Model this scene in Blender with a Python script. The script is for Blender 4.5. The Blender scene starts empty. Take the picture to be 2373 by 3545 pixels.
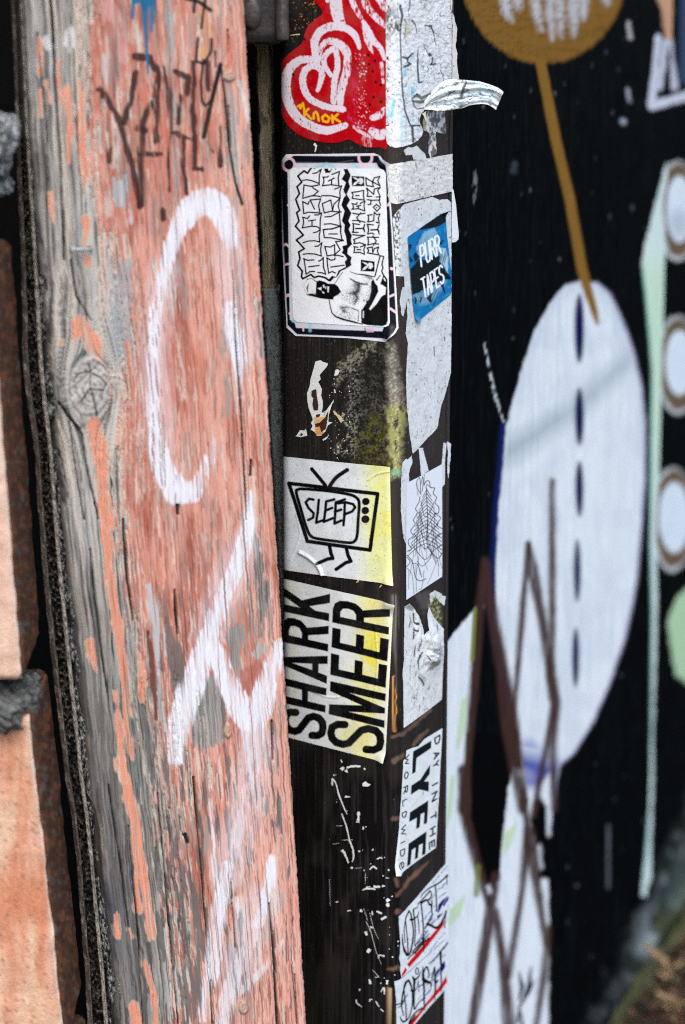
import bpy, math, random
import numpy as np
from mathutils import Vector
from mathutils.geometry import tessellate_polygon

# ------------------------------------------------------------------ camera, sky, sun, exposure
R = math.radians
F, CX, CY = 9675.0, 1186.5, 1772.5          # focal length and centre of the photograph in its own pixels
PITCH, CAMH = R(14.3), 1.28
scene = bpy.context.scene
cam_d = bpy.data.cameras.new('camera')
cam = bpy.data.objects.new('camera', cam_d)
scene.collection.objects.link(cam)
cam.location = (0, 0, CAMH)
cam.rotation_euler = (math.pi / 2 - PITCH, 0, 0)
cam_d.sensor_width = 36.0
cam_d.lens = F * 36.0 / 3545.0
cam_d.clip_start, cam_d.clip_end = 0.05, 500
cam_d.dof.use_dof = True
cam_d.dof.focus_distance = 2.27
cam_d.dof.aperture_fstop = 3.5
scene.camera = cam
scene.cycles.use_denoising = False
scene.cycles.filter_width = 1.1
scene.cycles.max_bounces = 6

SUN_EL, SUN_AZ = R(48), R(174)              # azimuth measured from +Y towards +X
world = bpy.data.worlds.new('World')
scene.world = world
world.use_nodes = True
wn = world.node_tree
bg = wn.nodes['Background']
sky = wn.nodes.new('ShaderNodeTexSky')
sky.sky_type = 'NISHITA'
sky.sun_disc = False
sky.sun_elevation = SUN_EL
sky.sun_rotation = SUN_AZ
sky.air_density, sky.dust_density, sky.ozone_density = 1.0, 2.6, 1.0
wn.links.new(sky.outputs['Color'], bg.inputs['Color'])
bg.inputs['Strength'].default_value = 0.15
sun_d = bpy.data.lights.new('sun', 'SUN')
sun_d.energy, sun_d.angle, sun_d.color = 1.0, R(50), (1.0, 0.985, 0.97)
sun = bpy.data.objects.new('sun', sun_d)
scene.collection.objects.link(sun)
sd = Vector((math.sin(SUN_AZ) * math.cos(SUN_EL), math.cos(SUN_AZ) * math.cos(SUN_EL), math.sin(SUN_EL)))
sun.rotation_euler = sd.to_track_quat('Z', 'Y').to_euler()
scene.view_settings.view_transform = 'Standard'
scene.view_settings.look = 'None'
scene.view_settings.gamma = 1.0
scene.view_settings.use_curve_mapping = False
scene.view_settings.exposure = 0.9

# ------------------------------------------------------------------ helpers: projection
CAM = np.array([0.0, 0.0, CAMH])
RT = np.array([1.0, 0, 0])
UP = np.array([0, math.sin(PITCH), math.cos(PITCH)])
FW = np.array([0, math.cos(PITCH), -math.sin(PITCH)])
def ray(px, py):
    px = np.asarray(px, float); py = np.asarray(py, float)
    return ((px - CX) / F)[..., None] * RT - ((py - CY) / F)[..., None] * UP + FW
def proj(P):
    d = np.asarray(P) - CAM
    z = d @ FW
    return CX + F * (d @ RT) / z, CY - F * (d @ UP) / z
def at_y(px, py, y):                        # the point of world depth y seen at a pixel
    d = ray(px, py)
    return CAM + d * (np.asarray(y, float) / d[..., 1])[..., None]
CR = {'A1': (0, 0, 900/1568), 'A2': (0, 900, 1000/1568), 'A3': (0, 1800, 1050/1568), 'A4': (0, 2650, 1100/1568),
      'A5': (830, 0, 800/1568), 'A6': (930, 500, 660/1568), 'A7': (930, 1150, 660/1568), 'A8': (930, 1560, 660/1568),
      'B1': (930, 1960, 660/1568), 'B2': (970, 2450, 620/1568), 'B3': (1000, 2945, 600/1568),
      'B4': (1530, 0, 843/1568), 'B5': (1530, 900, 843/1568), 'B6': (1530, 1800, 843/1568), 'B7': (1530, 2700, 843/1568),
      'B8': (0, 2300, 400/753), 'C1': (1000, 560, 360/1568), 'C2': (1000, 780, 360/1568), 'C3': (1000, 940, 360/1568),
      'C4': (1370, 700, 220/1172), 'C5': (1360, 3000, 210/1568), 'C6': (1350, 3250, 220/1568), 'C7': (1340, 0, 420/1568),
      'C8': (1350, 2480, 220/920), 'D1': (1350, 1560, 220/955), 'D2': (1350, 2040, 220/1074), 'D3': (840, 0, 160/341),
      'D5': (0, 300, 200/335), 'D6': (2000, 2900, 373/1355), 'D7': (2180, 500, 193/283), 'W': (0, 0, 2373/1568), 'P': (0, 0, 1)}
def T(c, pts):
    ox, oy, s = CR[c]
    a = np.asarray(pts, float).reshape(-1, 2)
    return a * s + np.array([ox, oy])
def sc(c, w): return np.asarray(w, float) * CR[c][2]

# ------------------------------------------------------------------ helpers: noise and 2D shapes
def _h(x, y, seed):
    x = x.astype(np.int64).astype(np.uint32); y = y.astype(np.int64).astype(np.uint32)
    h = x * np.uint32(374761393) + y * np.uint32(668265263) + np.uint32((seed * 2246822519) & 0xffffffff)
    h = (h ^ (h >> np.uint32(13))) * np.uint32(1274126177)
    h = (h ^ (h >> np.uint32(15))) * np.uint32(2246822519)
    return ((h ^ (h >> np.uint32(16))) & np.uint32(0xffffff)).astype(float) / 0xffffff
def vn(x, y, seed=0):
    x = np.asarray(x, float); y = np.asarray(y, float)
    xi, yi = np.floor(x), np.floor(y)
    fx, fy = x - xi, y - yi
    fx = fx * fx * (3 - 2 * fx); fy = fy * fy * (3 - 2 * fy)
    a, b = _h(xi, yi, seed), _h(xi + 1, yi, seed)
    c, d = _h(xi, yi + 1, seed), _h(xi + 1, yi + 1, seed)
    return (a * (1 - fx) + b * fx) * (1 - fy) + (c * (1 - fx) + d * fx) * fy
def fbm(x, y, seed=0, o=4, g=0.5):
    t, a, s = 0, 1.0, 0
    for i in range(o):
        t = t + a * vn(x * 2 ** i + 17.3 * i, y * 2 ** i + 9.1 * i, seed + i); s += a; a *= g
    return t / s
def ss(a, b, x):
    t = np.clip((np.asarray(x, float) - a) / (b - a), 0, 1)
    return t * t * (3 - 2 * t)
def lin(r, g, b):
    c = np.array([r, g, b], float) / 255
    return np.where(c <= .04045, c / 12.92, ((c + .055) / 1.055) ** 2.4)
def sd_line(x, y, pts, w):                  # signed distance to a polyline of (tapering) width
    pts = np.asarray(pts, float); n = len(pts)
    w = np.full(n, float(w)) if np.ndim(w) == 0 else np.asarray(w, float)
    best = np.full(x.shape, 1e9)
    if n == 1:
        return np.hypot(x - pts[0, 0], y - pts[0, 1]) - w[0] / 2
    for i in range(n - 1):
        ax, ay = pts[i]; bx, by = pts[i + 1]
        dx, dy = bx - ax, by - ay
        t = np.clip(((x - ax) * dx + (y - ay) * dy) / (dx * dx + dy * dy + 1e-9), 0, 1)
        best = np.minimum(best, np.hypot(x - ax - t * dx, y - ay - t * dy) - (w[i] + (w[i + 1] - w[i]) * t) / 2)
    return best
def sd_poly(x, y, pts):
    pts = np.asarray(pts, float); n = len(pts)
    d = np.full(x.shape, 1e18); ins = np.zeros(x.shape, bool)
    for i in range(n):
        ax, ay = pts[i]; bx, by = pts[(i + 1) % n]
        dx, dy = bx - ax, by - ay
        t = np.clip(((x - ax) * dx + (y - ay) * dy) / (dx * dx + dy * dy + 1e-9), 0, 1)
        d = np.minimum(d, (x - ax - t * dx) ** 2 + (y - ay - t * dy) ** 2)
        c = (ay > y) != (by > y)
        ins ^= c & (x < dx * (y - ay) / (dy if abs(dy) > 1e-9 else 1e-9) + ax)
    d = np.sqrt(d)
    return np.where(ins, -d, d)
def cr(pts, n=6, closed=False):             # Catmull-Rom through the points
    p = np.asarray(pts, float); m = len(p); out = []
    for i in range(m if closed else m - 1):
        g = (lambda k: p[k % m]) if closed else (lambda k: p[min(max(k, 0), m - 1)])
        a, b, c, d = g(i - 1), g(i), g(i + 1), g(i + 2)
        for t in np.arange(n) / n:
            out.append(.5 * (2 * b + (c - a) * t + (2 * a - 5 * b + 4 * c - d) * t * t + (3 * b - a - 3 * c + d) * t ** 3))
    if not closed: out.append(p[-1])
    return np.array(out)
def crw(w, n=6):
    w = np.asarray(w, float)
    return np.interp(np.linspace(0, len(w) - 1, (len(w) - 1) * n + 1), np.arange(len(w)), w)

class Paint:                                # colours at points given by photograph pixels
    def __init__(s, px, py, rgb):
        s.x, s.y = px, py
        s.c = np.zeros(px.shape + (3,)); s.c[:] = rgb
    def mix(s, m, rgb):
        s.c += (np.asarray(rgb) - s.c) * m[..., None]
    def _box(s, pts, pad):
        return (s.x > pts[:, 0].min() - pad) & (s.x < pts[:, 0].max() + pad) & (s.y > pts[:, 1].min() - pad) & (s.y < pts[:, 1].max() + pad)
    def fill(s, pts, rgb, a=1., soft=2., mod=None):
        pts = np.asarray(pts, float); b = s._box(pts, soft * 2 + 40)
        if not b.any(): return
        d = sd_poly(s.x[b], s.y[b], pts)
        if mod is not None: d = d + mod[b]
        m = np.clip(.5 - d / soft, 0, 1) * (a if np.ndim(a) == 0 else a[b])
        rgb = np.asarray(rgb); rgb = rgb[b] if rgb.ndim > 1 else rgb
        c = s.c[b]; c += (rgb - c) * m[:, None]; s.c[b] = c
    def line(s, pts, w, rgb, a=1., soft=2., mod=None):
        pts = np.asarray(pts, float); b = s._box(pts, np.max(w) + soft * 2 + 10)
        if not b.any(): return
        d = sd_line(s.x[b], s.y[b], pts, w)
        if mod is not None: d = d + mod[b]
        m = np.clip(.5 - d / soft, 0, 1) * (a if np.ndim(a) == 0 else a[b])
        rgb = np.asarray(rgb); rgb = rgb[b] if rgb.ndim > 1 else rgb
        c = s.c[b]; c += (rgb - c) * m[:, None]; s.c[b] = c
    def glyph(s, quad, adds, subs, rgb, strokes=(), w=0, soft=2.):
        q = np.asarray(quad, float)         # b0, b1, t0, t1
        f = lambda uv: (1 - uv[:, 1:]) * ((1 - uv[:, :1]) * q[0] + uv[:, :1] * q[1]) + uv[:, 1:] * ((1 - uv[:, :1]) * q[2] + uv[:, :1] * q[3])
        b = s._box(q, 40); x, y = s.x[b], s.y[b]
        if not b.any(): return
        d = np.full(x.shape, 1e9)
        for p in adds: d = np.minimum(d, sd_poly(x, y, f(np.asarray(p, float))))
        for p in strokes: d = np.minimum(d, sd_line(x, y, f(np.asarray(p, float)), w))
        for p in subs: d = np.maximum(d, -sd_poly(x, y, f(np.asarray(p, float))))
        m = np.clip(.5 - d / soft, 0, 1)
        c = s.c[b]; c += (np.asarray(rgb) - c) * m[:, None]; s.c[b] = c

# ------------------------------------------------------------------ helpers: surfaces and meshes
class Surf:                                 # a profile line extruded along its own z axis
    def __init__(s, prof, M=None, O=(0, 0, 0)):
        s.p = np.asarray(prof, float); s.M = np.eye(3) if M is None else np.asarray(M, float); s.O = np.asarray(O, float)
        d = np.diff(s.p, axis=0); L = np.hypot(d[:, 0], d[:, 1])
        s.s = np.concatenate([[0], np.cumsum(L)])
        n = np.stack([d[:, 1], -d[:, 0]], 1) / L[:, None]
        v = np.vstack([n[:1], n[:-1] + n[1:], n[-1:]]); s.n = v / np.hypot(v[:, 0], v[:, 1])[:, None]
    def _hit(s, px, py):
        d = ray(px, py) @ s.M; o = (CAM - s.O) @ s.M
        bt = np.full(px.shape, 1e9); bs = np.full(px.shape, np.nan)
        for i in range(len(s.p) - 1):
            a, e = s.p[i], s.p[i + 1] - s.p[i]
            den = d[..., 0] * e[1] - d[..., 1] * e[0]
            den = np.where(abs(den) < 1e-12, 1e-12, den)
            t = ((a[0] - o[0]) * e[1] - (a[1] - o[1]) * e[0]) / den
            k = ((a[0] - o[0]) * d[..., 1] - (a[1] - o[1]) * d[..., 0]) / den
            lo = -1e9 if (i == 0 and s.open0) else -1e-6
            hi = 1e9 if (i == len(s.p) - 2 and s.open1) else 1 + 1e-6
            ok = (k >= lo) & (k <= hi) & (t > 0) & (t < bt)
            bt = np.where(ok, t, bt); bs = np.where(ok, s.s[i] + k * (s.s[i + 1] - s.s[i]), bs)
        return bs, o[2] + bt * d[..., 2]
    open0 = open1 = False
    def hit(s, px, py):
        px = np.array(px, float); py = np.asarray(py, float)
        u, z = s._hit(px, py)
        for k in range(1, 60):              # wrap what lies past the silhouette round the corner
            m = np.isnan(u)
            if not m.any(): break
            q = px[m] + k * np.sign(s.mid - px[m])
            uu, zz = s._hit(q, py[m])
            u[m] = uu - np.sign(s.mid - px[m]) * k * 0.0003; z[m] = zz
        return u, z
    mid = CX
    def pos(s, u, z, h=0):
        u = np.asarray(u, float)
        x = np.interp(u, s.s, s.p[:, 0]); y = np.interp(u, s.s, s.p[:, 1])
        lo = np.minimum(u - s.s[0], 0); hi = np.maximum(u - s.s[-1], 0)
        e0 = (s.p[1] - s.p[0]) / (s.s[1] - s.s[0]); e1 = (s.p[-1] - s.p[-2]) / (s.s[-1] - s.s[-2])
        x = x + lo * e0[0] + hi * e1[0]; y = y + lo * e0[1] + hi * e1[1]
        nx = np.interp(u, s.s, s.n[:, 0]); ny = np.interp(u, s.s, s.n[:, 1])
        L = np.stack([x + nx * h, y + ny * h, np.broadcast_to(z, u.shape)], -1)
        return L @ s.M.T + s.O
    def at(s, px, py, h=0):
        u, z = s.hit(px, py); return s.pos(u, z, h)

MATS = {}
def vmat(name, rough=.6, spec=.4, bump=.0, bscale=200., stretch=(1, 1, 1), grain=.0, coat=0., rgb=None, detail=6, rnoise=.1):
    if name in MATS: return MATS[name]
    m = bpy.data.materials.new(name); m.use_nodes = True
    nt = m.node_tree; N, L = nt.nodes, nt.links
    b = N['Principled BSDF']
    tc = N.new('ShaderNodeTexCoord'); mp = N.new('ShaderNodeMapping'); mp.inputs['Scale'].default_value = stretch
    L.new(tc.outputs['Object'], mp.inputs['Vector'])
    nz = N.new('ShaderNodeTexNoise'); nz.inputs['Scale'].default_value = bscale; nz.inputs['Detail'].default_value = detail
    L.new(mp.outputs['Vector'], nz.inputs['Vector'])
    if rgb is None:
        a = N.new('ShaderNodeAttribute'); a.attribute_name = 'Col'; src = a.outputs['Color']
    else:
        a = N.new('ShaderNodeRGB'); a.outputs[0].default_value = (*rgb, 1); src = a.outputs[0]
    if grain:
        mr = N.new('ShaderNodeMapRange'); mr.inputs['To Min'].default_value = 1 - grain; mr.inputs['To Max'].default_value = 1 + grain
        mr.inputs['From Min'].default_value = .25; mr.inputs['From Max'].default_value = .75
        L.new(nz.outputs['Fac'], mr.inputs['Value'])
        mx = N.new('ShaderNodeVectorMath'); mx.operation = 'SCALE'
        L.new(src, mx.inputs[0]); L.new(mr.outputs[0], mx.inputs['Scale']); src = mx.outputs[0]
    L.new(src, b.inputs['Base Color'])
    rr = N.new('ShaderNodeMapRange'); rr.inputs['To Min'].default_value = max(rough - rnoise, .05); rr.inputs['To Max'].default_value = min(rough + rnoise, 1)
    L.new(nz.outputs['Fac'], rr.inputs['Value']); L.new(rr.outputs[0], b.inputs['Roughness'])
    b.inputs['Specular IOR Level'].default_value = spec
    b.inputs['Coat Weight'].default_value = coat; b.inputs['Coat Roughness'].default_value = .15
    if bump:
        bp = N.new('ShaderNodeBump'); bp.inputs['Strength'].default_value = bump; bp.inputs['Distance'].default_value = .001
        L.new(nz.outputs['Fac'], bp.inputs['Height']); L.new(bp.outputs[0], b.inputs['Normal'])
    MATS[name] = m
    return m
def raw_mesh(name, V, Q, mat, col=None, parent=None, smooth=True):
    V = np.asarray(V, float).reshape(-1, 3); Q = np.asarray(Q, np.int32)
    me = bpy.data.meshes.new(name)
    k = Q.shape[1]
    me.vertices.add(len(V)); me.vertices.foreach_set('co', V.ravel().astype(np.float32))
    me.loops.add(Q.size); me.loops.foreach_set('vertex_index', Q.ravel())
    me.polygons.add(len(Q)); me.polygons.foreach_set('loop_start', np.arange(0, Q.size, k, dtype=np.int32))
    me.polygons.foreach_set('use_smooth', np.full(len(Q), smooth))
    me.update(calc_edges=True)
    if col is not None:
        at = me.color_attributes.new('Col', 'FLOAT_COLOR', 'POINT')
        c4 = np.ones((len(V), 4), np.float32); c4[:, :3] = np.clip(col.reshape(-1, 3), 0, 1)
        at.data.foreach_set('color', c4.ravel())
    me.materials.append(mat)
    o = bpy.data.objects.new(name, me); scene.collection.objects.link(o)
    if parent is not None: o.parent = parent
    return o
def quads(ny, nx, keep=None):
    i = np.arange(ny * nx).reshape(ny, nx)
    q = np.stack([i[:-1, :-1], i[1:, :-1], i[1:, 1:], i[:-1, 1:]], -1)
    return q.reshape(-1, 4) if keep is None else q[keep]
def grid_mesh(name, P, mat, col=None, parent=None, keep=None):
    ny, nx = P.shape[:2]
    Q = quads(ny, nx, keep)
    V = P.reshape(-1, 3); C = None if col is None else col.reshape(-1, 3)
    if keep is not None:
        use = np.unique(Q); mp = np.full(len(V), -1); mp[use] = np.arange(len(use))
        V, Q = V[use], mp[Q]; C = None if C is None else C[use]
    return raw_mesh(name, V, Q, mat, C, parent)
def tag(o, label=None, cat=None, group=None, kind=None):
    if label: o['label'] = label
    if cat: o['category'] = cat
    if group: o['group'] = group
    if kind: o['kind'] = kind
    return o
def empty(name, loc, label=None, cat=None, group=None, kind=None):
    o = bpy.data.objects.new(name, None); scene.collection.objects.link(o)
    o.location = loc; o.empty_display_size = .02
    bpy.context.view_layer.update()
    return tag(o, label, cat, group, kind)
def adopt(ch, par):                          # keep world coordinates of the mesh under an empty
    ch.parent = par
    ch.matrix_parent_inverse = par.matrix_world.inverted()
    return ch
def sheet(name, surf, outline, base, paint, mat, h=.0004, d=2.0, relief=None, rough_edge=0., seed=1, closedcr=False):
    """A paper sheet lying on a surface: outline in photograph pixels, printed by paint(Paint)."""
    ol = np.asarray(outline, float)
    if rough_edge:                           # torn edge: jitter a densified outline
        e = []
        for i in range(len(ol)):
            a, b = ol[i], ol[(i + 1) % len(ol)]
            k = max(1, int(np.hypot(*(b - a)) / 4))
            for t in range(k): e.append(a + (b - a) * t / k)
        ol = np.array(e)
        ol = ol + rough_edge * 2 * (np.stack([fbm(ol[:, 0] / 9, ol[:, 1] / 9, seed, 3), fbm(ol[:, 0] / 9 + 50, ol[:, 1] / 9, seed + 9, 3)], 1) - .5)
    x0, y0 = ol.min(0) - d; x1, y1 = ol.max(0) + d
    X, Y = np.meshgrid(np.arange(x0, x1 + d, d), np.arange(y0, y1 + d, d))
    s = sd_poly(X, Y, ol)
    cen = sd_poly((X[:-1, :-1] + X[1:, 1:]) / 2, (Y[:-1, :-1] + Y[1:, 1:]) / 2, ol)
    keep = cen < 0
    gy, gx = np.gradient(s, d)
    full = np.zeros(X.shape, int)
    for a, b in ((slice(0, -1), slice(0, -1)), (slice(1, None), slice(0, -1)), (slice(0, -1), slice(1, None)), (slice(1, None), slice(1, None))):
        full[a, b] += keep
    edge = (full > 0) & (full < 4)
    X = np.where(edge, X - gx * s, X); Y = np.where(edge, Y - gy * s, Y)
    pt = Paint(X, Y, base); paint(pt)
    hh = np.full(X.shape, h)
    if relief is not None: hh = hh + relief(X, Y)
    P = surf.at(X.ravel(), Y.ravel(), hh.ravel()).reshape(X.shape + (3,))
    return grid_mesh(name, P, mat, pt.c, None, keep)
def noisy(p, amt, scale, seed):
    return amt * (fbm(p.x / scale, p.y / scale, seed, 4) - .5)

# ------------------------------------------------------------------ ground
rng = np.random.default_rng(7)
ZG = -.045                                  # ground level
def build_ground():
    g = np.concatenate([np.linspace(-60, -1.2, 14), np.linspace(-1, 2.2, 90), np.linspace(2.6, 60, 14)])
    gy = np.concatenate([np.linspace(-40, 1.0, 12), np.linspace(1.2, 5.2, 110), np.linspace(5.6, 120, 14)])
    X, Y = np.meshgrid(g, gy)
    near = ss(3, 0, np.hypot(X - .5, Y - 3))
    Z = ZG + near * .03 * (fbm(X * 9, Y * 9, 3) - .5)
    n = fbm(X * 30, Y * 30, 5); n2 = fbm(X * 6, Y * 6, 8)
    c = lin(74, 62, 52) * (1 - n[..., None]) + lin(38, 31, 26) * n[..., None]
    c = c + (lin(70, 72, 48) - c) * (ss(.5, .8, n2) * .6)[..., None]
    o = grid_mesh('ground', np.stack([X, Y, Z], -1), vmat('soil', .95, .1, .8, 60, grain=.4), c)
    tag(o, 'dark earth ground at the foot of the painted wall', kind='structure')
build_ground()

# ------------------------------------------------------------------ mural wall
WD = R(22)
WDIR = np.array([math.sin(WD), math.cos(WD)])
W0 = np.array([0.083, 2.302])               # where the wall passes just behind the metal post
wall = Surf([W0, W0 + WDIR * 4.0])
SEAM = float(wall.hit(np.array([2287.]), np.array([1700.]))[0][0])
def mural_paint(X, Y):
    blk = lin(4, 6, 8)
    p = Paint(X, Y, blk)
    n = fbm(X / 30, Y / 160, 31); f = fbm(X / 6, Y / 60, 33)
    p.mix(.5 * ss(.45, .8, n), lin(7, 11, 14)); p.mix(.45 * ss(.52, .8, f), lin(16, 23, 27)); p.mix(.22 * ss(.6, .75, fbm(X / 3, Y / 200, 34)), lin(26, 34, 38))
    wht, gold, navy, brn, grn = lin(226, 235, 241), lin(134, 98, 42), lin(12, 16, 74), lin(66, 45, 42), lin(190, 220, 172)
    e = lambda cx, cy, rx, ry: np.stack([cx + rx * np.cos(np.linspace(0, 6.283, 48)[:-1]), cy + ry * np.sin(np.linspace(0, 6.283, 48)[:-1])], 1)
    wob = 14 * (fbm(X / 10, Y / 22, 35, 5, .6) - .5)
    # gold disc at the top with pale drips
    p.fill(T('B4', e(655, -190, 535, 600)), gold, .95, 14, wob)
    for x0, x1, y1, w in ((385, 450, 130, 70), (585, 640, 190, 60), (690, 715, 250, 60), (760, 770, 230, 55), (850, 850, 230, 70), (910, 915, 120, 60), (480, 500, 60, 60), (1060, 1070, 20, 50)):
        p.line(T('B4', [(x0, -260), ((x0 + x1) / 2, y1 * .5), (x1, y1)]), sc('B4', [w * 1.2, w, w * .4]), lin(196, 200, 206), .8, 22, wob)
    p.mix(.45 * ss(.5, .7, fbm(X / 40, Y / 5, 36)) * (sd_poly(X, Y, T('B4', e(655, -190, 535, 600))) < 0), lin(95, 68, 28))
    # pale strokes at the top right
    p.line(T('B4', [(1395, 240), (1350, 680), (1570, 625), (1700, 600)]), sc('B4', [40, 55, 60, 55]), lin(205, 212, 226), .95, 8, wob)
    p.line(T('B4', [(1440, 270), (1405, 560)]), sc('B4', 42), lin(200, 206, 222), .9, 10, wob)
    p.line(T('B4', [(1480, 240), (1520, 560)]), sc('B4', 45), lin(200, 206, 222), .9, 10, wob)
    p.line(T('B4', [(1430, -60), (1460, 60), (1470, 230)]), sc('B4', [110, 90, 60]), lin(206, 160, 128), .9, 14, wob)
    p.line(T('B4', [(1620, -60), (1600, 500)]), sc('B4', [120, 90]), lin(60, 80, 110), .8, 20)
    # big white oval
    L5 = [(900, 132), (790, 168), (700, 270), (600, 450), (520, 680), (460, 900), (415, 1080), (395, 1350), (370, 1600), (355, 1860)]
    L6 = [(350, 300), (345, 600), (375, 800), (420, 1000), (480, 1300), (520, 1500), (590, 1690), (640, 1800)]
    R6 = [(720, 1760), (760, 1575), (850, 1500), (970, 1300), (1090, 1020), (1180, 750), (1250, 400), (1285, 0)]
    R5 = [(1305, 1400), (1305, 1050), (1280, 800), (1230, 580), (1160, 390), (1080, 220), (1000, 150)]
    oval = np.vstack([T('B5', L5), T('B6', L6), T('B6', R6), T('B5', R5)])
    p.line(np.vstack([T('B5', L5[6:]), T('B6', L6[:5])]), 34, lin(24, 40, 110), .9, 26)
    p.fill(oval, wht, 1, 9, wob * .7)
    ins = sd_poly(X, Y, oval)
    p.mix(.30 * ss(.42, .75, fbm(X / 7, Y / 120, 37)) * (ins < 0), lin(180, 198, 212)); p.mix(.35 * ss(-60, 0, ins) * (ins < 0) * ss(1700, 900, Y), lin(150, 172, 190)); p.mix(.22 * ss(.45, .7, fbm(X / 60, Y / 90, 38)) * (ins < 0), lin(176, 196, 212))
    p.line(T('B5', [(440, 1230), (640, 1100), (900, 930), (1060, 780), (1230, 620)]), sc('B5', [150, 120, 90, 90, 40]), lin(120, 142, 158), .55 * (sd_poly(X, Y, oval) < -6), 70)
    p.line(np.vstack([T('B5', R5[::-1]), T('B6', R6[::-1])]), 10, lin(182, 178, 214), .5, 10)
    for c, cx, cy, rx, ry in (('B5', 888, 440, 30, 205), ('B5', 888, 1010, 27, 170), ('B5', 887, 1475, 25, 165), ('B6', 873, 325, 22, 185), ('B6', 864, 885, 23, 175)):
        p.fill(T(c, e(cx, cy, rx * 1.05, ry * 1.08)), navy, 1, 14)
    p.line(T('B6', [(560, 1480), (600, 1580), (640, 1740)]), sc('B6', [90, 170, 110]), lin(52, 74, 170), .85 * (sd_poly(X, Y, oval) < -4), 60)
    p.line(T('B6', [(690, 1620), (690, 1760)]), sc('B6', 60), lin(52, 74, 170), .8, 40)
    ft = np.vstack([T('B6', [(500, 1450), (745, 1500), (728, 1860)]), T('B7', [(714, 180), (700, 300), (640, 330), (575, 200), (545, 40)]), T('B6', [(530, 1700)])])
    p.fill(ft, wht, 1, 10)
    p.line(T('B6', [(520, 1560), (620, 1600), (735, 1650)]), sc('B6', [130, 170, 150]), lin(40, 62, 160), .9 * (np.minimum(sd_poly(X, Y, ft), sd_poly(X, Y, oval)) < -4), 70)
    p.line(T('B6', [(545, 1690), (720, 1690)]), sc('B6', 60), lin(36, 56, 156), .8 * (sd_poly(X, Y, ft) < -3), 50)
    # gold thread
    p.line(np.vstack([T('B4', [(635, 400), (735, 900), (830, 1300)]), T('B5', [(905, 60), (950, 220), (985, 330), (1003, 410)])]), sc('B4', [68, 66, 66, 64, 58, 46, 20]), gold, 1, 8)
    # white area bottom left and black leaf
    wa = np.vstack([T('B6', [(-300, 900), (45, 775), (218, 560), (200, 900), (165, 1500), (120, 1860)]), T('B7', [(120, 200), (200, 450), (250, 640), (310, 720), (370, 640), (400, 350), (430, 60), (460, -90), (530, -60), (545, 180), (700, -60), (715, 60), (700, 260), (640, 500), (690, 650), (688, 1572), (690, 2200), (-300, 2200)])])
    p.fill(wa, wht, 1, 8, wob)
    p.mix(.2 * ss(.5, .8, fbm(X / 20, Y / 70, 39)) * (sd_poly(X, Y, wa) < 0), lin(178, 198, 212))
    p.fill(T('B7', [(630, 100), (680, 170), (680, 300), (700, 640), (640, 640), (620, 690), (600, 420), (572, 270), (590, 150)]), blk, 1, 10, wob)
    p.fill(T('B7', [(160, -300), (440, -300), (420, 60), (400, 300), (370, 600), (315, 700), (250, 600), (205, 350), (165, 60)]), blk, 1, 8)
    for c, pts, w in (('B6', [(712, -250), (712, 500), (710, 800), (700, 1000), (735, 1180), (716, 1450), (722, 1860)], [30, 36, 34, 40, 48, 38, 36]),
                      ('B6', [(562, 150), (590, 350), (640, 600), (700, 950), (725, 1150)], [20, 60, 46, 48, 50]),
                      ('B6', [(555, 160), (515, 650), (490, 950), (465, 1240)], [24, 34, 30, 26]),
                      ('B6', [(278, 260), (330, 600), (390, 950), (440, 1300), (520, 1860)], [34, 54, 60, 90, 50]),
                      ('B6', [(285, 290), (240, 600), (205, 1100), (165, 1550), (140, 1860)], [44, 48, 44, 34, 60]),
                      ('B6', [(725, 1200), (670, 1480), (620, 1760), (590, 1900)], [36, 30, 34, 30]),
                      ('B7', [(140, -60), (150, 250), (230, 560), (300, 790)], [56, 50, 44, 40]), ('B7', [(350, 620), (310, 850), (250, 1250), (195, 1572), (150, 1800)], [46, 58, 52, 46, 46]),
                      ('B7', [(345, 850), (400, 1200), (432, 1572), (440, 1800)], [40, 50, 66, 60]), ('B7', [(500, 0), (560, 330), (575, 420)], [36, 40, 66]),
                      ('B7', [(560, 330), (520, 700), (430, 1260)], [60, 32, 36]), ('B7', [(580, 460), (640, 850), (672, 1060)], [56, 40, 30]),
                      ('B7', [(690, 960), (660, 1250), (605, 1600)], [30, 40, 30])):
        p.line(T(c, pts), sc(c, w) * 1.36, brn * (.75 + .5 * fbm(X / 4, Y / 60, 48))[..., None], .72 + .24 * ss(.2, .5, fbm(X / 5, Y / 90, 49)), 16, wob * .4)
    for c, pts in (('B7', [(398, 480), (405, 345), (490, 270), (440, 440)]), ('B7', [(30, 960), (60, 830), (150, 740), (120, 880)]), ('B6', [(128, 1150), (165, 1150), (158, 1320), (110, 1480), (92, 1470)]),
                   ('B6', [(40, 1800), (60, 1650), (85, 1650), (60, 1900), (30, 2000)])):
        p.fill(T(c, pts), grn, .85, 10)
    p.line(T('B6', [(214, 580), (195, 900)]), sc('B6', 26), lin(120, 130, 50), .9, 8)
    p.line(T('B7', [(232, 560), (222, 740)]), sc('B7', 36), lin(120, 130, 60), .8, 10)
    for pts in ([(500, 1240), (520, 1330), (500, 1410)], [(575, 1210), (560, 1350), (500, 1470), (490, 1560)], [(590, 1300), (550, 1380)], [(510, 1490), (520, 1600)]):
        p.line(T('B7', pts), sc('B7', [14, 30, 16, 20][:len(pts)]), blk, .95, 6, wob * .6)
    for pts in ([(625, 430), (640, 560)], [(690, 200), (690, 350)], [(300, 690), (312, 720)]):
        p.line(T('B7', pts), sc('B7', 26), lin(200, 206, 216), .9, 10, wob)
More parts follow.
